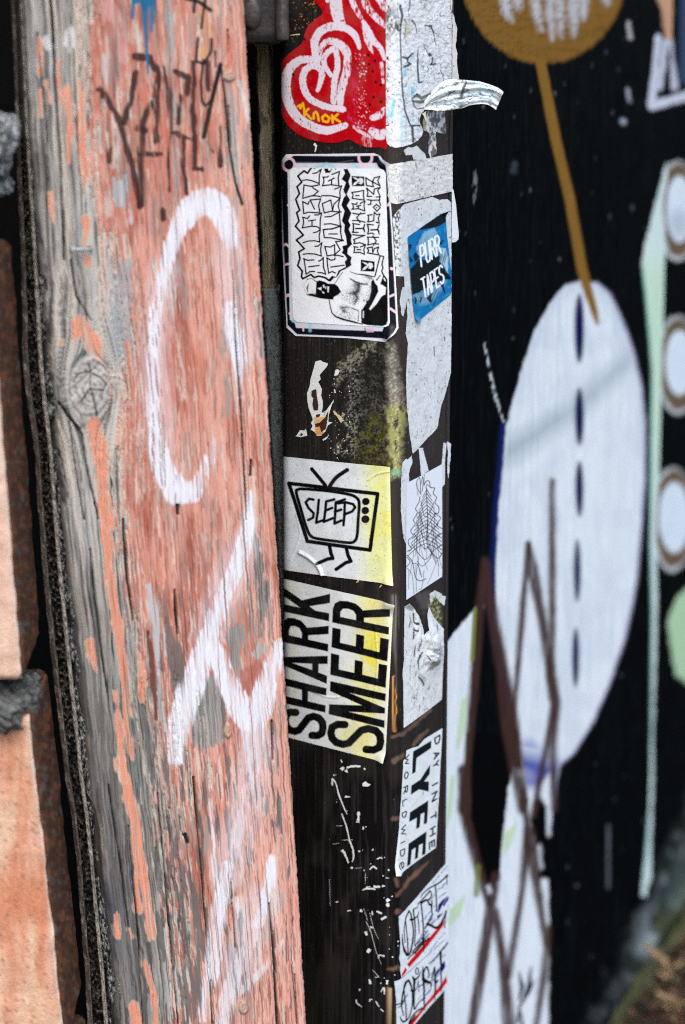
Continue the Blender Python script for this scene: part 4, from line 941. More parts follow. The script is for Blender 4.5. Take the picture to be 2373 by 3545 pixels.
    chip(T('A7', [(228, 856), (262, 805), (298, 808), (312, 795), (322, 850), (270, 862)]), wc, .00045); chip(T('A7', [(258, 850), (272, 828), (290, 838), (280, 850)]), lin(62, 34, 22), .0006)
    chip(T('A7', [(543, 355), (552, 310), (572, 303), (588, 318), (575, 348), (550, 362)]), wc); chip(T('A7', [(443, 885), (468, 868), (495, 852), (482, 876), (455, 892)]), wc)
    scratch(T('A7', [(545, 470), (548, 500)]), 5, wc); scratch(T('A7', [(535, 650), (575, 690), (610, 735)]), [4, 9, 12], cream)
    for k in range(60):
        x, y = rng.uniform(490, 700), rng.uniform(380, 1050); blob(*T('A7', [(x, y)])[0], rng.uniform(.6, 2.6), wc if rng.random() < .7 else cream)
    for k in range(80):
        x, y = rng.uniform(1000, 1540), rng.uniform(440, 3545); blob(x, y, rng.uniform(.5, 1.7), lin(*(np.array([170, 172, 170]) * rng.uniform(.5, 1.15))))
    for x, y, r in ((770, 130, 14), (725, 205, 16), (735, 200, 10), (945, 180, 14), (915, 245, 8), (955, 220, 8)):
        q = T('A8', [(x, y + 880)])[0]
        scratch(np.array([(q[0], q[1]), (q[0] + 7, q[1] - 9)]), [3, 4], cream)
    scratch(T('A5', [(505, 975), (520, 990), (512, 1030)]), [8, 8, 3], wc); scratch(T('A5', [(345, 240), (410, 232)]), [3, 5], lin(200, 196, 120))
    for k in range(60):
        x, y = rng.uniform(360, 520), rng.uniform(10, 200)
        if fbm(np.array(x / 30), np.array(y / 30), 3) > .45: blob(*T('A5', [(x, y)])[0], rng.uniform(1, 3), lin(176, 104, 30))
    o = raw_mesh('paint_chips', V, Tq, vmat('chip_paint', .6, .3, .3, 600, grain=.1), np.array(Cl), smooth=False)
    tag(o, kind='stuff'); adopt(o, par)
build_post()

# ------------------------------------------------------------------ bracket, batten and grey plank between timber and post
def build_between():
    par = empty('metal_bracket', tuple(at_y(np.array(920.), np.array(100.), 2.26)), 'dark metal bracket with a bolt head and weld bead at the top of the post', 'bracket')
    mb = vmat('bracket_steel', .5, .4, .5, 240, grain=.3, rgb=tuple(lin(48, 46, 46)))
    a = at_y(np.array(820.), np.array(-260.), 2.245); b = at_y(np.array(1000.), np.array(158.), 2.245)
    adopt(slab('plate', box8(a[0], b[0] - .002, 2.245, 2.262, b[2], a[2]), mb, res=.003, noise=.0006, seed=5), par)
    q = T('A5', [(80, 78)])[0]; c = at_y(np.array(q[0]), np.array(q[1]), 2.243)
    t, r = np.meshgrid(np.linspace(0, 2 * math.pi, 25), np.linspace(0, 1, 8))
    P = np.stack([c[0] + .0088 * r * np.cos(t), c[1] - .006 * np.sqrt(np.clip(1 - r ** 3, 0, 1)), c[2] + .0145 * r * np.sin(t)], -1)
    adopt(grid_mesh('bolt_head', P, vmat('bolt_steel', .38, .5, .4, 300, grain=.3, rgb=tuple(lin(66, 64, 64)))), par)
    q = T('A5', [(292, -160), (290, 20), (288, 150), (292, 270)]); pts = [at_y(np.array(x), np.array(y), 2.24) for x, y in cr(q, 6)]
    rad = .0050 + .0012 * fbm(np.arange(len(pts)) / 2.5, np.zeros(len(pts)), 17)
    adopt(tube_obj('weld_bead', pts, rad, MATS['bolt_steel'], None, 10), par)
    # mossy batten
    def plank(name, top, bot, wpx, y, col, label, cat, seed, mat):
        par = empty(name, tuple(at_y(np.array(float(bot[0])), np.array(float(bot[1])), y)), label, cat)
        rows = np.arange(top[1], bot[1], 3.0); a = np.linspace(0, 1, 34)
        A, Y = np.meshgrid(a, rows); k = (Y - top[1]) / (bot[1] - top[1])
        xl = top[0] + (bot[0] - top[0]) * k + 5 * (fbm(Y / 30, Y * 0, seed) - .5); w = wpx[0] + (wpx[1] - wpx[0]) * k + 8 * (fbm(Y / 40, Y * 0, seed + 1) - .5)
        X = xl + w * A
        c, rel = col(A, Y, X)
        P = at_y(X, Y, y + .006 * np.abs(2 * A - 1) ** 6 - rel)
        bk = [q + np.array([0, .03, 0]) for q in (P[:, :1], P[:, -1:])]
        P = np.concatenate([bk[0], P, bk[1]], 1); c = np.concatenate([c[:, :1] * .6, c, c[:, -1:] * .6], 1)
        tp, bt = P[:1] + np.array([0, .03, 0]), P[-1:] + np.array([0, .03, 0])
        P = np.concatenate([tp, P, bt], 0); c = np.concatenate([c[:1] * .5, c, c[-1:] * .5], 0)
        adopt(grid_mesh('board', P, mat, c), par)
    def cb(A, Y, X):
        n, m, g = fbm(A * 9, Y / 130, 181), fbm(A * 14, Y / 16, 183), fbm(A * 4, Y / 70, 185)
        c = lin(122, 117, 102) * (.45 + .9 * n[..., None]); c = c + (lin(120, 104, 40) - c) * (ss(520, 160, Y) * ss(.4, .6, m) * .8)[..., None]
        c = c + (lin(150, 140, 104) - c) * (ss(.6, .75, m) * .6)[..., None]; c = c + (lin(18, 16, 12) - c) * (ss(.55, .7, g) * .6 + ss(.64, .7, fbm(A * 12, Y / 300, 187)) * .5).clip(0, 1)[..., None]
        c = c + (lin(30, 26, 16) - c) * (ss(.72, .95, A + .25 * (m - .5)) * .7)[..., None]
        return c, .003 * n
    plank('wooden_batten', (884, 160), (908, 998), (58, 52), 2.30, cb, 'thin mossy wooden batten between the timber and the post', 'batten', 191, vmat('mossy_wood', .9, .15, .6, 300, (1, 1, .2), .2))
    def cg(A, Y, X):
        n, m = fbm(A * 8, Y / 60, 201), fbm(A * 10, Y / 9, 203)
        c = lin(104, 112, 114) * (.5 + .7 * n[..., None]); c = c + (lin(26, 28, 28) - c) * (ss(.62, .72, m) * .8)[..., None]
        return c, .001 * n
    plank('grey_plank', (905, 1004), (985, 2330), (62, 30), 2.29, cg, 'narrow grey speckled plank beside the post below the mossy batten', 'plank', 195, vmat('grey_wood', .85, .2, .5, 260, grain=.15))
build_between()

# ------------------------------------------------------------------ stickers and papers on the post
post.mid = postf.mid = 1250.
VINYL = vmat('sticker_vinyl', .4, .25, .06, 300, grain=.02)
PAPER = vmat('weathered_paper', .75, .2, .25, 300, grain=.03)
INK = lin(6, 7, 10)
STEM, BAR = .30, .15
rect = lambda a, b, c, d: [(a, c), (b, c), (b, d), (a, d)]
GL = {'H': ([rect(0, .3, 0, 1), rect(.7, 1, 0, 1), rect(.25, .75, .43, .58)], [], []),
      'E': ([rect(0, .34, 0, 1), rect(.3, 1, 0, .15), rect(.3, .93, .43, .575), rect(.3, 1, .85, 1)], [], []),
      'R': ([rect(0, .3, 0, 1), [(.1, 1), (.55, 1), (.8, .97), (.95, .88), (.99, .75), (.95, .6), (.82, .51), (.74, .47), (1.02, 0), (.69, 0), (.46, .44), (.1, .44)]], [[(.3, .86), (.5, .86), (.65, .82), (.69, .73), (.65, .64), (.5, .585), (.3, .585)]], []),
      'A': ([[(0, 0), (.34, 1), (.66, 1), (1, 0), (.71, 0), (.65, .2), (.35, .2), (.29, 0)]], [[(.39, .35), (.61, .35), (.5, .8)]], []),
      'K': ([rect(0, .3, 0, 1), [(.28, .6), (.66, 1), (1.02, 1), (.6, .58), (1.03, 0), (.68, 0), (.42, .42), (.28, .28)]], [], []),
      'M': ([[(0, 0), (0, 1), (.3, 1), (.5, .42), (.7, 1), (1, 1), (1, 0), (.78, 0), (.78, .64), (.58, 0), (.42, 0), (.22, .64), (.22, 0)]], [], []),
      'S': ([], [], [[(.86, .70), (.83, .83), (.7, .915), (.5, .935), (.3, .91), (.17, .83), (.15, .71), (.24, .61), (.5, .51), (.75, .41), (.85, .29), (.82, .16), (.68, .08), (.48, .065), (.28, .085), (.16, .18), (.13, .31)]])}
FONT = {'A': [[(0, 0), (.5, 1), (1, 0)], [(.2, .35), (.8, .35)]], 'D': [[(0, 0), (0, 1), (.5, 1), (.9, .8), (1, .5), (.9, .2), (.5, 0), (0, 0)]], 'E': [[(1, 1), (0, 1), (0, 0), (1, 0)], [(0, .5), (.8, .5)]], 'H': [[(0, 0), (0, 1)], [(1, 0), (1, 1)], [(0, .5), (1, .5)]],
        'I': [[(.5, 0), (.5, 1)]], 'L': [[(0, 1), (0, 0), (1, 0)]], 'N': [[(0, 0), (0, 1), (1, 0), (1, 1)]], 'O': [[(.5, 1), (.12, .85), (0, .5), (.12, .15), (.5, 0), (.88, .15), (1, .5), (.88, .85), (.5, 1)]], 'P': [[(0, 0), (0, 1), (.7, 1), (1, .85), (1, .62), (.7, .48), (0, .48)]],
        'R': [[(0, 0), (0, 1), (.7, 1), (1, .85), (1, .65), (.7, .5), (0, .5)], [(.5, .5), (1, 0)]], 'S': [[(1, .85), (.7, 1), (.3, 1), (0, .85), (0, .65), (.3, .53), (.7, .47), (1, .33), (1, .15), (.7, 0), (.3, 0), (0, .15)]], 'T': [[(0, 1), (1, 1)], [(.5, 1), (.5, 0)]], 'U': [[(0, 1), (0, .2), (.25, 0), (.75, 0), (1, .2), (1, 1)]],
        'W': [[(0, 1), (.25, 0), (.5, .8), (.75, 0), (1, 1)]], 'Y': [[(0, 1), (.5, .5), (1, 1)], [(.5, .5), (.5, 0)]], 'e': [[(1, .25), (.7, 0), (.3, 0), (0, .25), (0, .75), (.3, 1), (.8, .95), (.9, .6), (0, .45)]]}
def lerpq(q, u0, u1):                        # part of a quad b0 b1 t0 t1 along its base
    q = np.asarray(q, float)
    return [q[0] + (q[1] - q[0]) * u0, q[0] + (q[1] - q[0]) * u1, q[2] + (q[3] - q[2]) * u0, q[2] + (q[3] - q[2]) * u1]
def word(p, txt, q, w, rgb, gap=.28):
    n = len(txt); c = 1 / (n + (n - 1) * gap)
    for i, ch in enumerate(txt):
        p.glyph(lerpq(q, i * c * (1 + gap), i * c * (1 + gap) + c), [], [], rgb, FONT[ch], w, 1.8)
def speck(p, seed, amt=.5, scale=4., thr=.66, rgb=None, sx=1., sy=1.6):
    p.mix(amt * ss(thr, thr + .06, fbm(p.x / scale / sx, p.y / scale / sy, seed, 3) + .22 * (fbm(p.x / 30, p.y / 60, seed + 50, 3) - .56)), INK if rgb is None else rgb)
def crackle(p, box, n, seed, w=1.3, L=34, a=.75, vert=.0):
    r = np.random.default_rng(seed)
    for k in range(n):
        x, y = r.uniform(box[0], box[2]), r.uniform(box[1], box[3]); pts = [(x, y)]
        ang = (math.pi / 2 if r.random() < vert else r.choice([0, math.pi]) - .25) + r.normal(0, .3)
        for j in range(int(r.uniform(3, 8))):
            ang += r.normal(0, .6); s = r.uniform(.4, 1) * L / 5
            pts.append((pts[-1][0] + s * math.cos(ang), pts[-1][1] + s * math.sin(ang)))
        p.line(np.array(pts), r.uniform(.6, 1.5) * w, lin(40, 38, 36), a * r.uniform(.4, 1), 1.8)

# TV sticker
def lift(X, Y, c, pt, r, h):              # a corner coming unstuck
    q = T(c, [pt])[0]; return h * ss(r, 0, np.hypot(X - q[0], Y - q[1])) ** 2
def crease(X, Y, c, pts, h=.0007, w=3.):
    d = sd_line(X, Y, cr(T(c, pts), 4), .1); return h * np.exp(-(d / w) ** 2)
def grime(p, seed, a=1.):
    ink = (p.c.mean(-1) < .12)
    a = a * (1 - .8 * ink)
    p.mix(a * .16 * ss(.45, .75, fbm(p.x / 45, p.y / 60, seed)), lin(150, 150, 140)); p.mix(a * .5 * ss(.74, .78, fbm(p.x / 3.2, p.y / 4, seed + 1, 3)), lin(110, 106, 96))
    r = np.random.default_rng(seed); x0, x1, y0, y1 = p.x.min(), p.x.max(), p.y.min(), p.y.max()
    for k in range(14):
        x, y, L, g = r.uniform(x0, x1), r.uniform(y0, y1), r.uniform(10, 60), r.uniform(-.4, .4) + (1.57 if r.random() < .6 else 0)
        p.line(np.array([(x, y), (x + L * math.cos(g) * .5, y + L * math.sin(g) * .5 + r.normal(0, 2)), (x + L * math.cos(g), y + L * math.sin(g))]), r.uniform(.5, 1.2), lin(168, 168, 162), a * r.uniform(.2, .6) * (1. if np.ndim(a) else 1.), 2)
def tv(p):
    y = ss(680, 900, (p.x - 930) / .4209 + 60 * (fbm(p.x / 60, p.y / 60, 301) - .5))
    p.mix(y * .9, lin(226, 230, 150)); p.mix(y * ss(.5, .75, fbm(p.x / 70, p.y / 130, 303)) * .6, lin(230, 224, 96)); p.mix(y * ss(2000, 2030, p.y) * .4, lin(230, 232, 190))
    p.mix(.15 * ss(.4, .7, fbm(p.x / 25, p.y / 90, 305)), lin(190, 196, 198))
    t = lambda pts: T('A8', pts)
    p.line(t([(172, 268), (900, 355), (838, 817), (322, 745), (172, 268), (400, 295)]), sc('A8', 32), INK, 1, 2)
    scr = cr(t([(232, 345), (250, 318), (300, 315), (500, 332), (660, 358), (725, 385), (748, 430), (742, 560), (733, 690), (715, 740), (670, 757), (540, 742), (400, 722), (350, 700), (318, 640), (275, 500)]), 4, True)
    p.line(np.vstack([scr, scr[:1]]), sc('A8', 26), INK, 1, 2)
    p.line(t([(360, 150), (470, 285)]), sc('A8', 31), INK); p.line(cr(t([(508, 288), (560, 220), (650, 158)])), sc('A8', 34), INK)
    for x, y0, r in ((802, 418, 62), (798, 492, 62), (800, 563, 66)): p.line(t([(x, y0), (x + 1, y0)]), sc('A8', r), INK)
    for l in ([(372, 402), (335, 396), (308, 425), (330, 470), (374, 515), (370, 550), (330, 570)], [(417, 405), (408, 500), (395, 592), (452, 572)], [(545, 400), (478, 418), (470, 500), (458, 585), (532, 555)], [(472, 492), (527, 470)], [(632, 400), (558, 425), (552, 510), (545, 600), (602, 574)], [(550, 502), (602, 484)], [(632, 430), (628, 520), (620, 612)], [(575, 432), (640, 424), (700, 440), (716, 466), (690, 500), (632, 522)]):
        p.line(t(l), sc('A8', 23), INK)
    for l in ([(505, 785), (515, 840), (532, 885), (490, 890), (410, 925)], [(645, 805), (658, 860), (682, 908), (640, 920), (560, 975)]): p.line(t(l), sc('A8', 31), INK)
    r = np.random.default_rng(4)
    for k in range(46):
        x, y0 = t([(r.normal(860, 80), r.uniform(130, 1060))])[0]; p.line(np.array([(x, y0), (x + 1, y0)]), r.uniform(1, 3.4), lin(92, 84, 40), .8)
    grime(p, 601)
def tv_rel(X, Y):
    d = sd_line(X, Y, cr(T('A8', [(262, 838), (330, 875), (390, 925), (425, 975), (442, 1022)])), 2.)
    return .0016 * np.exp(-(d / 5.0) ** 2) + .0008 * (fbm(X / 60, Y / 60, 307) - .5) + lift(X, Y, 'A8', (1020, 1098), 60, .005) + crease(X, Y, 'A8', [(1000, 170), (900, 190), (820, 240)], .0006) + crease(X, Y, 'A8', [(180, 900), (260, 700), (230, 520)], .0003)
o = sheet('sticker', postf, T('A8', [(95, 45), (560, 92), (1000, 134), (1008, 600), (1020, 1098), (560, 1040), (112, 978)]), lin(218, 226, 232), tv, VINYL, .0005, 1.9, tv_rel)
tag(o, 'white and yellow sticker with a hand drawn walking television reading SLEEP', 'sticker')

# SHARK SMEER sticker
def shark(p):
    cx = (p.x - 930) / .4209; cy = (p.y - 1960) / .4209
    g = np.exp(-((cx - 830 - 40 * np.sin(cy / 300)) / 130) ** 2)
    p.mix(.75 * g, lin(232, 226, 130)); p.mix(.9 * g * np.exp(-((cy - 780) / 420) ** 2) * ss(.3, .6, fbm(p.x / 40, p.y / 60, 311)), lin(228, 220, 40))
    p.mix(.35 * np.exp(-((cx - 215) / 26) ** 2), lin(214, 198, 130)); p.mix(.4 * ss(900, 1010, cx), lin(226, 228, 196)); p.mix(.14 * ss(.4, .7, fbm(p.x / 20, p.y / 80, 313)), lin(186, 190, 192))
    p.mix(.5 * np.exp(-((cx - 640) / 120) ** 2 - ((cy - 1400) / 110) ** 2), lin(222, 218, 110))
    Q = {'K1': ('K', (500, 453), (511, 232), (118, 372), (112, 165)), 'R1': ('R', (493, 702), (499, 493), (122, 622), (118, 400)), 'A1': ('A', (484, 967), (492, 736), (128, 890), (128, 670)), 'H1': ('H', (472, 1203), (483, 1003), (132, 1128), (132, 918)), 'S1': ('S', (468, 1440), (480, 1222), (118, 1372), (118, 1150)),
         'R2': ('R', (990, 563), (1003, 350), (525, 462), (536, 262)), 'E2': ('E', (980, 783), (993, 600), (521, 666), (527, 503)), 'E1': ('E', (967, 999), (980, 814), (511, 892), (517, 714)), 'M2': ('M', (956, 1330), (968, 1047), (499, 1216), (512, 943)), 'S2': ('S', (950, 1566), (962, 1318), (478, 1472), (492, 1250))}
    for k, (ch, b0, b1, t0, t1) in Q.items():
        a, s_, st = GL[ch]; p.glyph(T('B1', [b0, b1, t0, t1]), a, s_, INK, st, sc('B1', 62), 2)
    r = np.random.default_rng(8)
    for k in range(60):
        x, y0 = T('B1', [(r.normal(800, 120), r.uniform(260, 1560))])[0]; p.line(np.array([(x, y0), (x + 1, y0 + 1)]), r.uniform(.8, 2.6), lin(96, 88, 40), .7)
    grime(p, 603)
o = sheet('sticker', postf, T('B1', [(106, 96), (520, 192), (1027, 305), (1005, 760), (962, 1612), (560, 1510), (104, 1392)]), lin(216, 222, 225), shark, VINYL, .0005, 1.9, lambda X, Y: .0009 * (fbm(X / 70, Y / 70, 317) - .5) + lift(X, Y, 'B1', (1027, 305), 60, .005) + lift(X, Y, 'B1', (962, 1612), 50, .004) + crease(X, Y, 'B1', [(300, 1000), (520, 1080), (700, 1040)], .0005) + crease(X, Y, 'B1', [(880, 480), (900, 800), (870, 1100)], .0004))
tag(o, 'white and yellow sticker printed SHARK SMEER in bold black capitals', 'sticker')

# framed label and the drawing sticker on it
def frame(p):
    t = lambda q: T('A6', q)
    p.fill(t([(106, 168), (208, 92), (560, 95), (910, 92), (970, 168), (1012, 700), (1052, 1502), (988, 1597), (600, 1576), (238, 1560), (160, 1484), (128, 800)]), lin(12, 14, 26))
    p.fill(t([(160, 226), (192, 219), (214, 196), (221, 152), (560, 154), (896, 152), (905, 180), (928, 206), (954, 214), (966, 600), (992, 1470), (954, 1490), (940, 1536), (560, 1523), (230, 1508), (220, 1472), (204, 1454), (178, 1442), (170, 900)]), lin(202, 210, 220))
    for x, y, r in ((170, 165, 76), (800, 108, 88)):
        a = np.linspace(0, 6.283, 26); c = t(np.stack([x + r * .62 * np.cos(a), y + r * .68 * np.sin(a)], 1)); p.line(c, sc('A6', 22), lin(232, 198, 204), .85)
    for q, w in (([(120, 830), (150, 820), (186, 850)], 20), ([(135, 990), (190, 975)], 18), ([(165, 500), (188, 495)], 18), ([(140, 1245), (190, 1235)], 26), ([(180, 1390), (205, 1370)], 24), ([(1000, 1250), (1030, 1235)], 18), ([(1005, 1350), (1045, 1380)], 20), ([(985, 500), (1000, 480)], 18), ([(1012, 1020), (1018, 1022)], 24), ([(285, 1465), (290, 1530)], 16)): p.line(t(q), sc('A6', w), lin(230, 200, 208), .9)
    for q, w in (([(345, 1470), (345, 1530)], 26), ([(400, 185), (480, 160), (540, 180)], 26), ([(700, 165), (735, 185)], 26), ([(205, 1450), (240, 1430)], 26), ([(440, 1470), (460, 1485)], 14)): p.line(t(q), sc('A6', w), lin(140, 200, 214), .7, 6)
    p.fill(t([(808, 1512), (868, 1512), (868, 1545), (808, 1545)]), lin(214, 170, 206), .8); p.line(t([(796, 1508), (798, 1538)]), 3, INK)
    p.line(t([(225, 145), (560, 150), (700, 130)]), 2, lin(120, 124, 132), .5)
o = sheet('sticker', postf, T('A6', [(150, 80), (440, 78), (870, 72), (940, 95), (1003, 160), (1008, 480), (1040, 1000), (1068, 1508), (970, 1625), (660, 1592), (225, 1574), (152, 1506), (120, 900), (82, 165)]), lin(214, 220, 230), frame, VINYL, .0004, 1.9, lambda X, Y: .0006 * (fbm(X / 60, Y / 60, 321) - .5) + lift(X, Y, 'A6', (1010, 1570), 50, .005) + lift(X, Y, 'A6', (960, 120), 50, .004))
tag(o, 'white sticker with a black notched frame under the lettered drawing sticker', 'sticker')
def draw(p):
    k1 = {'C1': [[(370, 175), (430, 165), (500, 110), (470, 200), (468, 320)], [(220, 280), (280, 268), (360, 285), (470, 325)], [(240, 350), (350, 370), (475, 345)], [(240, 350), (220, 550), (360, 510), (450, 515), (500, 530)], [(360, 365), (380, 395), (455, 445), (370, 515)],
                 [(220, 600), (300, 640), (315, 600)], [(220, 600), (235, 780), (300, 760), (470, 768)], [(330, 575), (490, 560), (460, 660), (480, 770)], [(335, 580), (395, 710)], [(220, 835), (290, 855), (325, 815)], [(225, 840), (235, 920), (215, 995), (350, 970), (430, 975), (480, 1005)],
                 [(400, 800), (450, 800), (505, 770), (485, 860), (480, 1040)], [(310, 890), (410, 875)], [(362, 885), (360, 965)], [(660, 190), (775, 145), (755, 240), (765, 360)], [(520, 230), (590, 230), (605, 215)], [(535, 235), (540, 300), (518, 360), (640, 345), (765, 360)], [(605, 290), (695, 245)], [(655, 270), (655, 345)],
                 [(705, 410), (750, 395), (805, 360), (780, 450), (785, 545), (650, 510), (510, 510)], [(515, 630), (645, 575), (670, 735), (690, 640), (780, 550)], [(515, 630), (545, 770), (640, 745), (800, 755)], [(780, 550), (755, 660), (775, 745)], [(555, 830), (640, 825), (770, 760), (780, 870), (790, 965)], [(545, 940), (640, 932), (790, 965), (670, 1010), (530, 1020)], [(790, 965), (795, 1045)],
                 [(1170, 240), (1280, 305), (1385, 360)], [(1175, 240), (1180, 355), (1285, 375), (1270, 290)], [(1275, 300), (1300, 240), (1385, 220), (1350, 280), (1385, 360)], [(960, 460), (1050, 450), (1140, 430), (1135, 500), (1145, 575), (965, 550), (980, 500), (960, 460)], [(1020, 508), (1070, 508)],
                 [(1185, 395), (1290, 490), (1300, 410), (1390, 385), (1350, 430), (1390, 525), (1330, 530)], [(1185, 395), (1205, 470), (1190, 520), (1260, 520)], [(960, 630), (1030, 640), (1040, 615)], [(975, 640), (985, 690), (960, 715), (1060, 705), (1155, 740), (1145, 650), (1160, 590), (1090, 625)], [(1030, 670), (1090, 655)], [(1060, 665), (1060, 700)],
                 [(1195, 570), (1280, 580), (1380, 575)], [(1250, 585), (1245, 640), (1205, 645)], [(1385, 530), (1375, 590), (1395, 655)], [(1285, 685), (1335, 640), (1390, 690), (1340, 745), (1285, 685)], [(1334, 690), (1336, 692)], [(975, 775), (1060, 790), (1160, 775)], [(1095, 770), (1035, 840), (1085, 915)], [(970, 885), (1060, 885), (1160, 910)],
                 [(1200, 805), (1265, 795)], [(1210, 810), (1215, 870), (1200, 905), (1290, 890), (1300, 755), (1335, 795), (1385, 785), (1360, 850), (1375, 925), (1330, 910)], [(975, 930), (1075, 945)], [(985, 935), (985, 1045)], [(1020, 1005), (1140, 1005)], [(1155, 945), (1140, 1000), (1155, 1045)], [(1190, 940), (1285, 950)], [(1205, 945), (1215, 1045)], [(1250, 1025), (1350, 1020)], [(1370, 950), (1350, 1020), (1370, 1045)]],
          'C2': [[(985, 0), (990, 60), (970, 105), (1055, 105)], [(1020, 48), (1140, 45)], [(1150, 0), (1135, 45), (1155, 95)], [(1200, 0), (1215, 70), (1200, 130), (1260, 115), (1295, 130)], [(1250, 70), (1350, 65)], [(1370, 0), (1350, 60), (1375, 130)], [(975, 140), (1060, 150), (1155, 150), (985, 215), (1005, 240), (990, 275), (1080, 262), (1165, 290)],
                 [(1195, 175), (1280, 180), (1365, 180)], [(1280, 160), (1330, 235), (1285, 300)], [(1205, 185), (1210, 250), (1200, 295), (1280, 275), (1365, 280)], [(990, 320), (1050, 330)], [(1000, 325), (1000, 370), (990, 410), (1080, 405), (1150, 435), (1140, 360), (1165, 295), (1090, 325)], [(1040, 365), (1095, 365)], [(1190, 340), (1270, 325), (1275, 410), (1300, 350), (1365, 325), (1345, 380), (1365, 445), (1195, 415), (1215, 380), (1190, 340)],
                 [(385, 110), (440, 95), (485, 60), (470, 160), (475, 250)], [(225, 262), (300, 235), (400, 230), (475, 250)], [(405, 315), (450, 312), (510, 260), (490, 360), (500, 460)], [(230, 435), (300, 425), (400, 430), (500, 460)], [(230, 500), (290, 525), (390, 520)], [(240, 505), (260, 640), (270, 735), (330, 695), (400, 695)], [(460, 540), (500, 520), (530, 480), (530, 620), (565, 735)], [(445, 712), (500, 712), (565, 735)], [(310, 625), (465, 605)],
                 [(530, 65), (670, 50), (800, 10)], [(530, 65), (545, 185), (640, 185), (835, 225)], [(800, 10), (790, 90), (810, 210)], [(615, 130), (740, 128)], [(715, 245), (830, 230)], [(715, 245), (785, 365), (715, 430), (705, 460)], [(550, 318), (640, 325), (700, 290), (705, 450)], [(555, 320), (575, 400), (585, 460), (680, 445), (770, 455), (830, 470)],
                 [(580, 490), (650, 525), (700, 515), (710, 490)], [(585, 490), (595, 620), (610, 720), (660, 695), (710, 715)], [(645, 628), (845, 600)], [(1375, 455), (1440, 468), (1415, 590), (1430, 640), (1410, 690), (1440, 760)], [(1385, 460), (1310, 760)]]}
    for c, ls in k1.items():
        for l in ls: p.line(T(c, l), sc(c, 21), INK, 1, 1.8)
    p.line(np.vstack([T('C1', [(345, 95), (290, 172), (240, 135), (145, 215), (205, 305), (135, 375), (170, 480), (115, 565), (175, 730), (130, 765), (165, 890), (112, 970)]), T('C2', [(230, 145), (125, 220), (245, 350), (160, 400), (180, 500), (145, 605), (215, 690), (200, 770), (220, 805), (340, 740), (390, 785), (460, 765), (550, 785), (620, 830)])]), sc('C1', 29), INK, 1, 1.8)
    for q in ([(540, 100), (600, 100), (605, 130), (635, 130), (650, 100), (665, 105), (630, 165), (560, 168)], [(370, 98), (420, 98), (400, 112)], [(695, 105), (730, 105), (712, 125)]): p.fill(T('C1', q), INK)
    band = np.vstack([T('C1', [(835, 108), (895, 106), (945, 200), (910, 300), (935, 370), (882, 490), (935, 575), (885, 660), (955, 770), (910, 890), (945, 950)]), T('C2', [(915, 60), (960, 150), (945, 220), (965, 285), (900, 350), (895, 430), (960, 480), (945, 540), (955, 600), (870, 655), (790, 690), (760, 745), (720, 790), (690, 790), (640, 848), (590, 835), (660, 760), (720, 775), (760, 680), (870, 625), (855, 550), (890, 500), (850, 440), (805, 415), (830, 370), (815, 315), (885, 290), (870, 160), (845, 90)]), T('C1', [(855, 950), (810, 890), (850, 740), (800, 650), (835, 540), (868, 505), (830, 420), (870, 310), (808, 260), (858, 170)])])
    p.fill(band, INK, 1, 1.8)
    pap = lin(222, 228, 236)
    p.fill(T('C1', [(955, 213), (1150, 220), (1150, 367), (962, 367)]), INK); p.fill(T('C2', [(1095, 515), (1305, 545), (1300, 697), (1095, 690)]), INK)
    for c, dx, dy in (('C1', 0, 0), ('C2', 142, 320)):
        for q in ([(972, 228), (1030, 240), (1058, 262), (1045, 275), (1010, 262)], [(972, 358), (1000, 310), (1045, 285), (1062, 300), (1020, 345)], [(1045, 265), (1085, 240), (1125, 250), (1140, 300), (1105, 340), (1065, 325), (1040, 295)]): p.fill(T(c, np.array(q) + [dx, dy]), pap)
        p.line(T(c, np.array([(1068, 305), (1070, 306)]) + [dx, dy]), sc(c, 20), INK)
    t = lambda q: T('C3', q)
    p.fill(t([(1120, 560), (1180, 470), (1225, 400), (1250, 290), (1250, 150), (1285, 110), (1310, 170), (1350, 220), (1360, 300), (1290, 440), (1222, 560), (1238, 580), (1330, 490), (1410, 370), (1465, 340), (1475, 240), (1420, 200), (1388, 190), (1420, 90), (1442, 40), (1497, 115), (1503, 735), (1480, 800), (1420, 822), (1200, 806), (1112, 785), (1100, 600)]), INK, 1, 3)
    p.line(t([(1135, 600), (1130, 690)]), sc('C3', 18), pap, .9, 3); p.line(t([(1445, 100), (1462, 135)]), sc('C3', 20), pap)
    p.line(t([(622, 430), (635, 520), (660, 620), (720, 680), (830, 720), (1000, 762), (1120, 792)]), sc('C3', [16, 16, 18, 24, 30, 26, 14]), INK, 1, 3)
    p.line(t([(705, 182), (760, 90), (822, 8)]), sc('C3', 10), INK); p.line(t([(930, 0), (1030, 35), (1160, 50), (1300, 78)]), sc('C3', [8, 14, 22, 16]), INK, 1, 3)
    p.fill(t([(425, 150), (470, 130), (545, 150), (605, 182), (700, 184), (752, 220), (797, 302), (760, 345), (692, 382), (682, 422), (600, 416), (500, 406), (290, 356), (330, 330), (415, 345)]), INK, 1, 3)
    for q in ([(445, 250), (505, 232), (502, 280), (470, 272)], [(520, 205), (545, 195), (552, 245), (530, 238)], [(510, 292), (548, 312), (540, 332), (518, 320)], [(592, 222), (618, 225), (612, 312), (594, 308)], [(562, 225), (578, 228), (572, 262), (562, 258)]): p.fill(t(q), pap, 1, 3)
